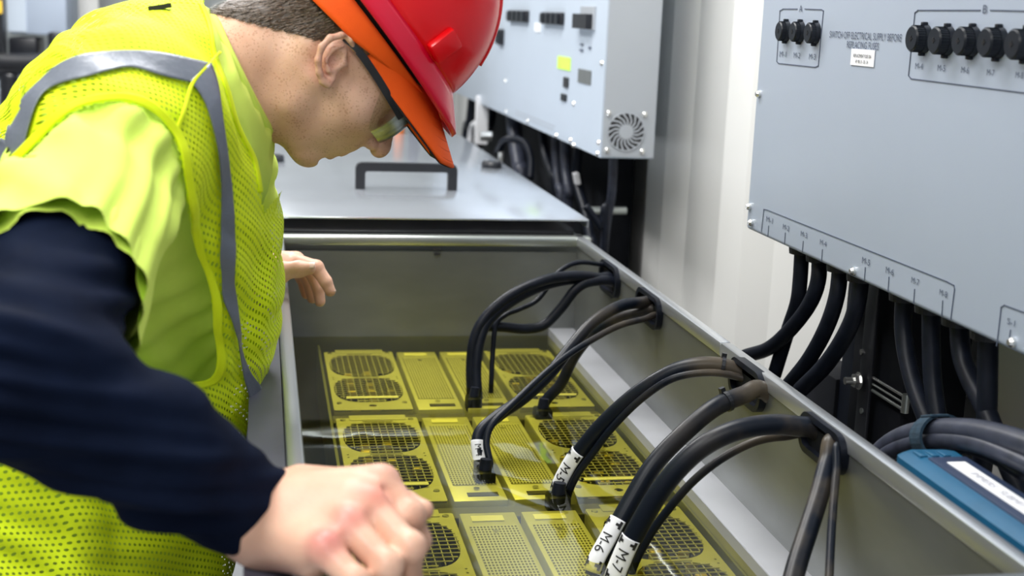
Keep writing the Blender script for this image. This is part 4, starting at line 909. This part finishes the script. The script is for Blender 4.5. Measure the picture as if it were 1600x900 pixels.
S.chain([H(0.070, -0.0645, 0.027), H(0.0825, -0.0640, 0.012), H(0.0860, -0.0640, 0), H(0.0825, -0.0640, -0.012), H(0.070, -0.0645, -0.027)], [0.0012]*5, 0.001) if False else None
for a, b in ((0.027, 0.013), (0.013, 0.0), (0.0, -0.013), (-0.013, -0.027)):
    fx = lambda s: 0.0895-0.022*(abs(s)/0.027)**1.6
    S.cone(H(fx(a), -0.0645, a), H(fx(b), -0.0645, b), 0.0014, 0.0014, 0.002, True)
S.cone(H(0.079, -0.0815, 0.012), H(0.079, -0.0815, -0.012), 0.0030, 0.0030, 0.008, True)
for s in (1, -1): S.chain([H(0.0885, -0.031, s*0.020), H(0.078, -0.050, s*0.033), H(0.068, -0.066, s*0.036)], [0.001, 0.001, 0.001], 0.004) if False else None
# neck
S.cone(H(-0.040, -0.030), P(318, 128, 1.49), 0.060, 0.068, 0.02); S.cone(H(0.005, -0.070), P(375, 165, 1.49), 0.036, 0.045, 0.028)
for s in (1, -1): S.cone(H(-0.030, -0.015, s*0.058), P(395, 185, 1.49-s*0.02), 0.014, 0.012, 0.02)
# ears
for s in (1, -1):
    o = 0.078
    E = [(552, 80), (546, 66), (532, 60), (516, 64), (504, 77), (499, 96), (501, 113), (507, 126), (514, 130), (520, 122), (524, 112)]
    sd = [0.001, 0.008, 0.012, 0.015, 0.017, 0.016, 0.013, 0.009, 0.007, 0.004, 0.001]
    pts = [L2(a, b, s*(o+d)) for (a, b), d in zip(E, sd)]
    S.ell(L2(521, 94, s*(o+0.003)), [(pts[1]-pts[8])/np.linalg.norm(pts[1]-pts[8]), HS, np.cross((pts[1]-pts[8])/np.linalg.norm(pts[1]-pts[8]), HS)], (0.022, 0.0065, 0.013), 0.003)
    S.chain(pts, [0.0028, 0.0034, 0.0036, 0.0036, 0.0036, 0.0036, 0.0036, 0.0042, 0.0042, 0.0036, 0.003], 0.003)
    S.chain([L2(535, 74, s*(o+0.009)), L2(520, 80, s*(o+0.011)), L2(512, 95, s*(o+0.011)), L2(514, 110, s*(o+0.009)), L2(522, 116, s*(o+0.006))], [0.002, 0.0026, 0.003, 0.003, 0.002], 0.002)
    S.ell(L2(526, 95, s*(o+0.011)), HX, (0.0075, 0.010, 0.0075), 0.002, True)
    S.ell(L2(536, 68, s*(o+0.012)), HX, (0.005, 0.006, 0.003), 0.002, True)
    S.sph(L2(537, 100, s*(o+0.001)), 0.0045, 0.004)
v, f = S.poly(); v = smooth_verts(v, f, 1); HEADV, HEADF = v, f; addpart(v, f)
# right hand (near)
lo = np.array([-0.10, 0.83, ZR-0.02]); S = SDF(P(360, 960, 0.84)-[0.02, 0.02, 0.02], P(700, 690, 1.06)+[0.02, 0.03, 0.05], 0.0016)
W1 = P(398, 790, 0.985); W2 = P(396, 828, 0.965)
S.cone(P(345, 775, 0.975), W1, 0.024, 0.026, 0.01).cone(P(350, 805, 0.955), W2, 0.024, 0.026, 0.01)
for kk, (r0, r1, wpt) in {'i': (0.024, 0.0150, P(430, 785, .985)), 'm': (0.022, 0.0150, P(430, 798, .972)), 'r': (0.021, 0.0142, P(425, 815, .962)), 'p': (0.020, 0.0132, P(415, 835, .955))}.items():
    S.cone(wpt, RH[kk], r0, r1, 0.016)
S.cone(P(470, 800, 0.955), P(545, 795, 0.935), 0.024, 0.020, 0.016)
S.cone(P(425, 842, 0.955), P(490, 868, 0.905), 0.020, 0.015, 0.014)
for p in RH.values(): S.sph(p+[0, -0.001, 0.0035], 0.0098, 0.006)
FG = {'i': [RH['i'], P(640, 806, .925), P(652, 846, .930), P(640, 872, .945)], 'm': [RH['m'], P(640, 856, .888), P(636, 905, .895), P(612, 922, .92)],
      'r': [RH['r'], P(604, 884, .872), P(604, 935, .882), P(580, 945, .91)], 'p': [RH['p'], P(556, 908, .862), P(552, 945, .872), P(535, 950, .895)]}
FR = {'i': [0.0128, 0.0112, 0.0098, 0.0085], 'm': [0.0128, 0.0112, 0.0100, 0.0085], 'r': [0.0122, 0.0108, 0.0095, 0.0082], 'p': [0.0110, 0.0095, 0.0085, 0.0075]}
for kk in 'imrp':
    T_ = SDF(S.lo, S.lo+S.h*(S.n-1), S.h); T_.chain(FG[kk], FR[kk], 0.003)
    for j in (1, 2): T_.sph(FG[kk][j]+[0, -0.001, 0.001], FR[kk][j]*1.04, 0.004)
    m_ = tuple(min(a, b) for a, b in zip(S.V.shape, T_.V.shape)); A = S.V[:m_[0], :m_[1], :m_[2]]; B = T_.V[:m_[0], :m_[1], :m_[2]]; k_ = 0.0035
    hh = np.maximum(k_-np.abs(A-B), 0)/k_; S.V[:m_[0], :m_[1], :m_[2]] = np.minimum(A, B)-hh*hh*k_/4
for p, q in (('i', 'm'), ('m', 'r'), ('r', 'p')):
    S.cone((RH[p]+RH[q])/2+(FG[p][1]-RH[p])*0.25+[0, -0.004, 0.012], (FG[p][1]+FG[q][1])/2+[0, -0.006, 0.010], 0.0022, 0.0030, 0.006, True)
S.chain([P(470, 765, 1.0), P(560, 765, 0.995), P(630, 790, 0.975), P(661, 797, 0.962)], [0.020, 0.016, 0.011, 0.0085], 0.008)
for (a, b) in ((RH['m'], P(470, 802, .955)), (RH['i'], P(480, 775, .965)), (RH['r'], P(462, 822, .945))):
    dd = b-a; S.cone(a+dd*0.12+[0, -0.002, 0.0105], a+dd*0.9+[0, -0.002, 0.0135], 0.0034, 0.0026, 0.008)
v, f = S.poly(); v = smooth_verts(v, f, 2); addpart(v, f)
# left hand (far) resting on the rim
S = SDF(P(385, 500, 1.80)-[0.03, 0.02, 0.02], P(545, 365, 2.02)+[0.03, 0.03, 0.03], 0.0017)
S.cone(P(392, 428, 1.905), P(425, 420, 1.905), 0.026, 0.026, 0.01); S.cone(P(425, 414, 1.93), P(462, 407, 1.95), 0.021, 0.014, 0.012); S.cone(P(425, 424, 1.89), P(462, 412, 1.91), 0.022, 0.013, 0.012)
LF = {'i': [P(460, 408, 1.905), P(494, 418, 1.895), P(509, 440, 1.890), P(516, 455, 1.888)], 'm': [P(458, 406, 1.925), P(486, 424, 1.930), P(497, 450, 1.928), P(500, 471, 1.925)],
      'r': [P(456, 408, 1.948), P(478, 430, 1.962), P(486, 452, 1.965), P(488, 466, 1.965)], 'p': [P(452, 412, 1.966), P(470, 432, 1.985), P(476, 450, 1.99), P(478, 460, 1.99)]}
for kk in 'imrp':
    rs = [0.0118, 0.0104, 0.0092, 0.0080] if kk != 'p' else [0.010, 0.0088, 0.0078, 0.007]; S.chain(LF[kk], rs, 0.003); S.sph(LF[kk][1], rs[1]*1.05, 0.003)
S.chain([P(412, 428, 1.875), P(440, 424, 1.850), P(468, 420, 1.838), P(484, 419, 1.832)], [0.019, 0.0135, 0.0110, 0.0088], 0.006)
v, f = S.poly(); v = smooth_verts(v, f, 1); addpart(v, f)
BV = np.vstack(V); BF = np.vstack(Fc)
body = mk('body', BV, BF, MAT['skin'], worker)
# fingernails
def nail(c, d, nrm, w, l, par=body):
    d = np.array(d)/np.linalg.norm(d); nrm = np.array(nrm, float); nrm -= d*(nrm @ d); nrm /= np.linalg.norm(nrm); s_ = np.cross(d, nrm); vs = []; fs = []
    for i in range(7):
        for j in range(7):
            a = (i-3)/3; b = (j-3)/3; q = math.sqrt(max(0, 1-b*b*0.35)); vs.append(np.array(c)+d*a*l*q+s_*b*w+nrm*(-0.35*w*b*b))
    for i in range(6):
        for j in range(6): fs.append((i*7+j, i*7+j+1, (i+1)*7+j+1, (i+1)*7+j))
    o = MB().add(vs, fs).build('fingernail', MAT['nail'], par, True); o.modifiers.new('t', 'SOLIDIFY').thickness = 0.0006
MAT['nail'] = mat('nail', (0.80, 0.56, 0.47), 0.25, 0, 0.03)
c = P(484, 419, 1.832); nail(c+np.array([0, -0.006, 0.0064]), P(484, 419, 1.832)-P(468, 420, 1.838), (0, -0.7, 0.7), 0.0058, 0.0075)
c = P(515, 452, 1.889); nail(c+np.array([0.0066, -0.003, 0.003]), LF['i'][3]-LF['i'][2], (1, -0.4, 0.4), 0.005, 0.006)
# --- hair
loc = (HEADV-HC); lf, lu, ls = loc @ HF, loc @ HU, loc @ HS
def hair_region(lf, lu): return (lf < -0.022) & (lu > (lf+0.022)*0.80+0.0) & (lu < 0.10)
mask = hair_region(lf, lu) & (np.abs(ls) < 0.0765); fm = mask[HEADF].all(1)
hv, hf = compact(HEADV, HEADF[fm]); hn = vnormals(HEADV, HEADF); 
un = np.unique(HEADF[fm]); hn = hn[un]
edge = np.clip(((hv-HC) @ HU-(((hv-HC) @ HF)+0.022)*0.80)/0.015, 0, 1)
d = 0.0005+edge*(0.0035+0.003*nz(hv, 60))
hair = mk('hair', hv+hn*d[:, None], hf, MAT['hair'], worker)
rs = np.random.RandomState(3); mb = MB(); pick = rs.choice(len(hv), min(5200, len(hv)), replace=False)
vs = []; fs = []
for i in pick:
    p = hv[i]+hn[i]*(d[i]*0.6); n_ = hn[i]; fl = -HU*1.0-HF*0.35+HS*rs.uniform(-0.35, 0.35)+n_*0.35; fl = fl/np.linalg.norm(fl)
    L = rs.uniform(0.008, 0.018)*(0.45+0.55*edge[i]); w = rs.uniform(0.0003, 0.0006); s_ = np.cross(fl, n_); s_ /= np.linalg.norm(s_)+1e-9; b = len(vs)
    m_ = p+fl*L*0.5+n_*0.0012; t = p+fl*L-n_*0.0008
    vs += [p-s_*w, p+s_*w, m_+s_*w, m_-s_*w, t]; fs += [(b, b+1, b+2, b+3), (b+3, b+2, b+4)]
strands = MB().add(vs, fs).build('hair_strand', mat('hair_light', (0.13, 0.09, 0.06), 0.45, 0, 0.5, 400), hair); strands['kind'] = 'stuff'
# --- eyebrow
def fold(v, n, amp, lam, dirv, warp=0.6, seed=0.0):
    dirv = np.array(dirv, float); dirv /= np.linalg.norm(dirv); ph = (v @ dirv)/lam*2*math.pi+nz(v, 7, seed)*warp*2*math.pi
    w = np.clip(0.5+1.3*nz(v, 9, seed+5), 0, 1); s_ = np.sin(ph); return v+n*((amp*w*(np.sign(s_)*np.abs(s_)**0.8)))[:, None]
# --- safety vest
S = SDF((-0.58, 1.10, 0.80), (0.18, 1.88, 1.62), 0.0036)
torso(S, lambda t: -0.001, lambda t: -0.004)
S.cone(P(225, 175, 1.36), sh0, 0.080, 0.088, 0.03); S.cone(sh0, sh0+(sh1-sh0)*0.7, 0.090, 0.088, 0.02)
S.cone(P(300, 170, 1.60), sL, 0.076, 0.074, 0.03)
v, f = S.poly(); v = smooth_verts(v, f, 3); n_ = vnormals(v, f)
v = fold(v, n_, 0.006, 0.13, (1, 0.5, 0.15), 0.7, 21.0); v = fold(v, n_, 0.0028, 0.05, (0.5, 0.2, 0.9), 0.9, 31.0); n_ = vnormals(v, f)
vb = BVHTree.FromPolygons([Vector(x) for x in v], [tuple(int(i) for i in q) for q in f])
r_ = vb.ray_cast(Vector(CP), Vector(CM.T @ np.array([(200-800)/FPX, (130-450)/FPX, 1.0])).normalized()); NSG = 1 if r_[1].dot(Vector(CP)-r_[0]) > 0 else -1
def hit(u, w, off=0.0):
    d = CM.T @ np.array([(u-800)/FPX, (w-450)/FPX, 1.0]); d /= np.linalg.norm(d); r = vb.ray_cast(Vector(CP), Vector(d))
    if r[0] is None:
        p = P(u, w, 1.42); r = vb.find_nearest(Vector(p))
    return np.array(r[0])+np.array(r[1])*off*(1 if Vector(r[1]).dot(Vector(CP)-r[0]) > 0 else -1)
ARM = [(-50, 450), (-50, 390), (-38, 338), (-18, 306), (0, 290), (20, 268), (50, 238), (83, 203), (108, 182), (135, 168), (160, 162), (187, 160), (210, 163), (230, 171), (250, 187), (264, 206), (274, 228), (281, 254), (286, 285), (290, 320), (297, 360), (311, 400), (325, 450), (333, 500), (337, 545), (336, 578), (328, 590), (311, 596), (285, 600), (258, 601), (225, 597), (180, 585), (120, 550), (40, 480)]
NECK = [(316, -40), (322, 10), (330, 40), (337, 83), (347, 115), (357, 140), (370, 187), (385, 220), (400, 250), (409, 300), (414, 330), (445, 290), (470, -40)]
px, py = proj(v)
near = v[:, 1] < 1.50
cutm = (inpoly(px, py, ARM) & near) | inpoly(px, py, NECK)
farhole = (np.linalg.norm(v-(sL+np.array([0, 0.02, -0.02])), axis=1) < 0.085) & (v[:, 1] > 1.66)
low = v[:, 2] < 0.83
cutm |= farhole | low
keep = ~cutm[f].any(1); used_ = np.unique(f[keep]); vv, ff = compact(v, f[keep])
vest = mk('safety_vest', vv, ff, MAT['vest'], worker)
# --- t-shirt
S = SDF((-0.56, 1.02, 0.78), (0.17, 1.95, 1.62), 0.0042)
torso(S, lambda t: 0.011+0.027*min(1, max(0, (t-0.18)/0.25))-0.02*min(1, max(0, (t-0.6)/0.2)), lambda t: 0.008+0.030*min(1, max(0, (t-0.25)/0.25)))
nb = (P(322, 30, YC), P(413, 213, YC)); nd = nb[1]-nb[0]; nn_ = np.cross(nd, [0, 1, 0]); nn_ = nn_ if nn_[0] > 0 else -nn_
S.cone(P(225, 175, 1.37), sh0, 0.060, 0.070, 0.03); cutc = sh1+(el-sh1)*0.76
S.cone(sh0, sh1, 0.070, 0.074, 0.03); S.cone(sh1, cutc+(el-sh1)*0.15, 0.074, 0.071, 0.02)
S.cone(P(300, 170, 1.60), sL, 0.07, 0.068, 0.03); S.cone(sL, sL+(eL-sL)*0.6, 0.068, 0.062, 0.02)
# hollow sleeve end: cut the sleeve across the upper arm
ad = (el-sh1)/np.linalg.norm(el-sh1)
X, Y, Z = S.ax[0][:, None, None], S.ax[1][None, :, None], S.ax[2][None, None, :]
cp_ = cutc; cn_ = ad*1.0+np.array([0.10, 0, 0]); cn_ /= np.linalg.norm(cn_)
dcut = (X-cp_[0])*cn_[0]+(Y-cp_[1])*cn_[1]+(Z-cp_[2])*cn_[2]
S.V = np.where(Y < 1.30, np.maximum(S.V, dcut.astype(np.float32)), S.V)
S.cone(sh1+(el-sh1)*0.45, el, 0.063, 0.065, 0.004, True); S.cut((nb[0]+nb[1])/2+nn_/np.linalg.norm(nn_)*0.008, nn_)
v, f = S.poly(); v = smooth_verts(v, f, 3); n_ = vnormals(v, f)
v = fold(v, n_, 0.0045, 0.055, (0.8, 0.1, 0.6), 0.9, 2.0); v = fold(v, n_, 0.0035, 0.035, (0.5, 0.3, -0.8), 0.8, 9.0); n_ = vnormals(v, f)
for _ in range(2):                          # the vest lies over the shirt: press the shirt under it
    px, py = proj(v); cand = np.where(~inpoly(px, py, ARM) & (v[:, 1] < 1.45) & (px < 420))[0]
    for q in cand:
        dv = v[q]-CP; dist = np.linalg.norm(dv); dv /= dist; r_ = vb.ray_cast(Vector(CP), Vector(dv))
        if r_[0] is not None and r_[3] > dist-0.006 and r_[3] < dist+0.09: v[q] = CP+dv*(r_[3]+0.007)
    v = v+(smooth_verts(v, f, 1)-v)*0.5
shirt = mk('tshirt', v, f, MAT['shirt'], worker)
# collar band
Q = []
for a in np.linspace(0, 2*math.pi, 40): 
    c = (nb[0]+nb[1])/2+nn_/np.linalg.norm(nn_)*0.006; e = nd/np.linalg.norm(nd); Q.append(c+e*(np.linalg.norm(nd)/2-0.004)*math.cos(a)+np.array([0, 1, 0])*0.070*math.sin(a))
cb = MB().tube(Q, 0.0075, n=8, dense=2).build('shirt_collar', MAT['shirt'], shirt, True)
# --- navy undershirt sleeves
S = SDF((-0.30, 0.80, ZR-0.05), (0.06, 1.32, 1.45), 0.0032)
S.cone(sh1, el, 0.060, 0.057, 0.02).cone(el, P(250, 705, 0.935), 0.057, 0.047, 0.02).cone(P(250, 705, 0.935), P(398, 800, 0.980), 0.047, 0.0365, 0.015)
S.cone(P(340, 775, 0.960), P(420, 815, 0.985), 0.037, 0.0365, 0.01)
wa = P(452, 733, 0.985); wb = P(376, 885, 0.965); wd = wb-wa; wn = np.cross(wd, [0, 1.0, 0.25]); wn = wn if wn[0] > 0 else -wn; S.cut((wa+wb)/2, wn)
v, f = S.poly(); v = smooth_verts(v, f, 2); n_ = vnormals(v, f)
ua = (el-sh1)/np.linalg.norm(el-sh1)
v = fold(v, n_, 0.0042, 0.038, (0.25, 0.1, 1.0), 0.9, 4.0); v = fold(v, n_, 0.0030, 0.020, (0.15, 0.2, 1.0), 0.7, 14.0)
nav = mk('long_sleeve', v, f, MAT['navy'], worker)
S = SDF((-0.12, 1.60, 1.0), (0.08, 2.0, 1.5), 0.006); S.cone(sL, eL, 0.058, 0.046, 0.02).cone(eL, wL, 0.046, 0.033, 0.01); S.cut(wL-(wL-eL)*0.15+[-0.01, 0, 0], wL-eL+np.array([0.03, 0, 0]))
v, f = S.poly(); v = smooth_verts(v, f, 2); mk('long_sleeve', v, f, MAT['navy'], worker)
uvl = vest.data.uv_layers.new(name='UVMap'); U_ = np.stack([vv[:, 0]+vv[:, 1]*0.9, vv[:, 2]+vv[:, 1]*0.7], 1)
li = np.zeros(len(vest.data.loops), int); vest.data.loops.foreach_get('vertex_index', li); uvl.data.foreach_set('uv', U_[li].ravel())
def ribbon(name, A, B, m, parent, off=0.0045, na=None, nbb=10, thick=0.0012):
    A = spline(np.array(A, float), 5); B = spline(np.array(B, float), 5); N = na or 110
    def res(C):
        L = np.concatenate([[0], np.cumsum(np.linalg.norm(np.diff(C, axis=0), axis=1))]); t = np.linspace(0, L[-1], N); return np.stack([np.interp(t, L, C[:, 0]), np.interp(t, L, C[:, 1])], 1)
    A, B = res(A), res(B); vs = []
    for i in range(N):
        for j in range(nbb+1): q = A[i]*(1-j/nbb)+B[i]*(j/nbb); vs.append(hit(q[0], q[1], off))
    vs = np.array(vs).reshape(N, nbb+1, 3)
    for _ in range(6): vs[1:-1] = vs[1:-1]*0.5+0.25*(vs[:-2]+vs[2:])
    for a_ in range(N):
        for b_ in range(nbb+1):
            r_ = vb.find_nearest(Vector(vs[a_, b_])); vs[a_, b_] = np.array(r_[0])+np.array(r_[1])*off*NSG
    for _ in range(2): vs[1:-1] = vs[1:-1]*0.5+0.25*(vs[:-2]+vs[2:])
    vs = vs.reshape(-1, 3); w = nbb+1
    fs = [(i*w+j, i*w+j+1, (i+1)*w+j+1, (i+1)*w+j) for i in range(N-1) for j in range(nbb)]
    ok = [q for q in fs if max(np.linalg.norm(vs[q[0]]-vs[q[2]]), np.linalg.norm(vs[q[1]]-vs[q[3]])) < 0.05]
    o = MB().add(vs, ok).build(name, m, parent, True); o.modifiers.new('t', 'SOLIDIFY').thickness = thick; return o
ribbon('reflective_stripe', [(-95, 430), (-62, 335), (-28, 275), (0, 240), (13, 203), (33, 170), (67, 130), (100, 103), (140, 90), (200, 84), (253, 87), (300, 97), (323, 103)],
       [(-66, 455), (-54, 385), (-40, 335), (-14, 308), (3, 290), (17, 270), (40, 240), (50, 200), (70, 150), (103, 133), (150, 122), (200, 109), (247, 122), (296, 132)], MAT['stripe'], vest)
ribbon('reflective_stripe', [(292, 130), (308, 150), (320, 177), (333, 233), (340, 300), (340, 360), (339, 400), (344, 419), (342, 466), (356, 494), (368, 537), (370, 565), (378, 600), (385, 630), (377, 690)],
       [(323, 103), (334, 133), (341, 187), (350, 250), (357, 300), (361, 360), (361, 400), (362, 420), (364, 470), (369, 520), (376, 560), (388, 585), (403, 605), (401, 650), (394, 695)], MAT['stripe'], vest)
ib = [(297, 128), (310, 118), (321, 107)]
ribbon('shoulder_seam', [(268, 205), (282, 165), (293, 133), (312, 112), (337, 84)], [(274, 207), (287, 168), (298, 136), (315, 114), (341, 86)], MAT['bind'], vest, 0.0058, 50, 3)
def offset(C, d):
    C = np.array(C, float); T_ = np.gradient(C, axis=0); T_ /= np.linalg.norm(T_, axis=1)[:, None]+1e-9; return C+np.stack([T_[:, 1], -T_[:, 0]], 1)*d
arm_vis = ARM+[ARM[0]]
ribbon('armhole_binding', offset(arm_vis, -2), offset(arm_vis, 10), MAT['bind'], vest, 0.0052, 240, 4, 0.002)
ribbon('neck_binding', [(316, 5), (324, 22), (330, 40), (337, 83), (357, 140), (370, 187), (385, 220), (400, 250), (409, 300)], [(311, 8), (318, 24), (325, 42), (332, 86), (352, 142), (365, 189), (380, 222), (395, 252), (404, 301)], MAT['bind'], vest, 0.0018, 90, 3, 0.002)
MB().obox(hit(250, 14, 0.002), [[1, 0, 0.2], [0, 1, 0], [-0.2, 0, 1]], (0.011, 0.004, 0.0022)).build('size_tag', MAT['inkblk'], vest)
# --- trousers and boots
S = SDF((-0.60, 1.18, 0.02), (0.10, 1.80, 0.95), 0.011)
hipc = P(105, 960, YC)
for s in (1, -1):
    S.ell(hipc+[0, -s*0.06, -0.02], np.eye(3), (0.16, 0.11, 0.13), 0.05); k_ = np.array([hipc[0]+0.02, YC-s*0.11, 0.46]); a_ = np.array([hipc[0]-0.03, YC-s*0.12, 0.10])
    S.cone(hipc+[-0.01, -s*0.09, -0.05], k_, 0.10, 0.075, 0.04).cone(k_, a_, 0.072, 0.06, 0.03)
v, f = S.poly(); v = smooth_verts(v, f, 2); mk('trousers', v, f, MAT['trouser'], worker)
for s in (1, -1):
    S = SDF((hipc[0]-0.20, YC-s*0.12-0.09, -0.005), (hipc[0]+0.24, YC-s*0.12+0.09, 0.2), 0.008); a_ = np.array([hipc[0]-0.03, YC-s*0.12, 0.10])
    S.cone(a_+[0, 0, 0.05], a_+[-0.01, 0, -0.05], 0.055, 0.05, 0.02).cone(a_+[-0.01, 0, -0.055], a_+[0.16, 0, -0.062], 0.045, 0.036, 0.02); S.cut((0, 0, 0.001), (0, 0, -1))
    v, f = S.poly(); mk('boot', smooth_verts(v, f, 1), f, MAT['blk'], worker)
# --- hard hat with orange cap under it
hat = None
NP = 72; ph = np.linspace(0, 2*math.pi, NP, endpoint=False)
def rings(name, R, m, parent, close_top=False, thick=None, smooth=True):   # R: list of functions phi -> (f, u, s)
    vs = [H(*fn(p)) for fn in R for p in ph]; fs = [(i*NP+k, i*NP+(k+1) % NP, (i+1)*NP+(k+1) % NP, (i+1)*NP+k) for i in range(len(R)-1) for k in range(NP)]
    if close_top: fs.append(tuple(range((len(R)-1)*NP, len(R)*NP)))
    o = MB().add(vs, fs).build(name, m, parent, smooth); auto(o, 50)
    if thick: o.modifiers.new('t', 'SOLIDIFY').thickness = thick; o.modifiers[-1].offset = 0
    return o
HFc, HUc, RF, RS, RU = -0.030, 0.074, 0.138, 0.112, 0.140
dome = []
for t in np.linspace(0, 1, 26):
    a = t*math.pi/2*0.998; dome.append(lambda p, a=a: (HFc+RF*math.cos(a)**0.92*math.cos(p), HUc+RU*math.sin(a), RS*math.cos(a)**0.92*math.sin(p)))
hat = rings('hard_hat', dome, MAT['red'], worker, True, 0.003)
vis = lambda p: max(0, math.cos(p))**3
br = []
for t in np.linspace(0, 1, 5): br.append(lambda p, t=t: (HFc+(RF+0.001+t*(0.007+0.030*vis(p)))*math.cos(p), HUc+0.003-0.019*t-0.004*vis(p)*t, (RS+0.001+t*0.010)*math.sin(p)))
br.append(lambda p: (HFc+(RF+0.0078+0.030*vis(p))*math.cos(p), HUc-0.021-0.004*vis(p), (RS+0.011)*math.sin(p)))
rings('hat_brim', br, MAT['crimson'], hat, False, 0.003)
for sgn in (1, -1):
    f0, u0 = 0.052, 0.100; s0 = sgn*RS*math.sqrt(max(0, 1-((f0-HFc)/RF)**2-((u0-HUc)/RU)**2)); c = H(f0, u0, s0)
    nr = HF*((f0-HFc)/RF**2)+HU*((u0-HUc)/RU**2)+HS*(s0/RS**2); nr /= np.linalg.norm(nr); ta = HF-nr*(HF @ nr); ta /= np.linalg.norm(ta); tb = np.cross(nr, ta)
    auto(MB().obox(c+nr*0.002-HU*0.004, [ta, tb, nr], (0.013, 0.017, 0.008), 0.004).build('accessory_boss', MAT['red'], hat))
# ridge over the crown
rg = MB()
for sgn in (-1, 0, 1):
    pts = []
    for a in np.linspace(0.35, math.pi-0.5, 20): pts.append(H(HFc+RF*math.cos(a)*0.99, HUc+RU*math.sin(a)*0.99*(0.985 if sgn else 1.0), sgn*0.028*math.sin(a)))
    rg.tube(pts, 0.006, n=10, dense=3)
rg.build('crown_ridge', MAT['red'], hat, True)
# orange cap: crown band and bill
cap_r = []
for t in np.linspace(0, 1, 7):
    cap_r.append(lambda p, t=t: (-0.008+(0.108+0.004*t)*math.cos(p), 0.050*t+(1-t)*(0.0235+(0.030 if math.cos(p) > 0 else 0.014)*math.cos(p)), (0.0885+0.006*t)*math.sin(p)))
capo = rings('orange_cap', cap_r, MAT['orange'], worker, False, 0.0022)
vs = []; fs = []; NA, NB_ = 40, 14
for i in range(NA+1):
    a = math.radians(-78+156*i/NA)
    for j in range(NB_+1):
        t = j/NB_; f0 = -0.008+0.1075*math.cos(a); s0 = 0.0880*math.sin(a); ext = 0.076*min(1.0, max(0, 78.01-abs(math.degrees(a)))/42)**0.8
        f1 = f0+t*ext; s1 = s0*(1-0.10*t); u1 = 0.0285+0.030*max(0, math.cos(a))-0.030*t*(ext/0.078)-1.8*s1*s1*t; vs.append(H(f1, u1, s1))
for i in range(NA):
    for j in range(NB_): fs.append((i*(NB_+1)+j, i*(NB_+1)+j+1, (i+1)*(NB_+1)+j+1, (i+1)*(NB_+1)+j))
o = MB().add(vs, fs).build('cap_bill', MAT['orange'], capo, True); o.modifiers.new('t', 'SOLIDIFY').thickness = 0.003; o.modifiers[-1].offset = 0
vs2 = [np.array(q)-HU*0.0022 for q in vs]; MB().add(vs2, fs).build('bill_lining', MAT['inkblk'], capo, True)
# stitching on the bill
st = MB()
for k in (5, 7, 9, 11, 13):
    st.tube([np.array(vs[i*(NB_+1)+k])+HU*0.0017 for i in range(3, NA-2, 3)], 0.0004, n=5, dense=3)
st.build('bill_stitching', mat('dark_orange_thread', (0.75, 0.07, 0.0), 0.8), capo)
ln = []
for t in (0, 0.5, 1): ln.append(lambda p, t=t: (-0.020*t-0.008*(1-t)+(0.102+0.020*t)*math.cos(p), 0.046+0.030*t, (0.086+0.012*t)*math.sin(p)))
rings('hat_gap_shade', ln, MAT['inkblk'], hat, False, 0.001)  # black ring added to give the shade between brim and cap
# --- safety glasses
arms = []
for s in (1, -1):
    gl = MB()
    pts = [L2(537, 64, s*0.081), L2(558, 82, s*0.083), L2(583, 115, s*0.078), L2(605, 148, s*0.072), L2(624, 178, s*0.062)]
    Q = spline(pts, 8); T_ = np.gradient(Q, axis=0); T_ /= np.linalg.norm(T_, axis=1)[:, None]
    for i in range(len(Q)-1):
        c = (Q[i]+Q[i+1])/2; up = np.cross(HS, T_[i]); gl.obox(c, [T_[i], up, HS], (np.linalg.norm(Q[i+1]-Q[i])*0.6, 0.0042-0.0012*(i < 8), 0.0016))
    arms.append(gl)
vs = []; fs = []; NA = 36
for i in range(NA+1):
    a = math.radians(-84+168*i/NA)
    for j in range(9):
        sc_ = 1-0.75*max(0, (abs(a)-0.95)/0.52)**1.5; u = 0.022-0.042*sc_*j/8; drop = 0.010*(max(0, abs(math.sin(a))-0.75)/0.25)**2*(j/8); nose_ = 0.012*math.exp(-(a/0.16)**2)*(j/8)
        vs.append(H(0.046+0.061*math.cos(a)-0.010*((j/8-0.4)**2), u+drop+nose_, 0.0725*math.sin(a)))
for i in range(NA):
    for j in range(8): fs.append((i*9+j, i*9+j+1, (i+1)*9+j+1, (i+1)*9+j))
glasses = MB().tube([np.array(vs[i*9])+HU*0.001 for i in range(0, NA+1, 3)], 0.0022, n=8, dense=3).build('safety_glasses', MAT['blk'], worker, True)
MB().add(vs, fs).build('clear_lens', MAT['lens'], glasses, True)
for g_ in arms: g_.build('temple_arm', MAT['blk'], glasses)
bpy.context.view_layer.update()
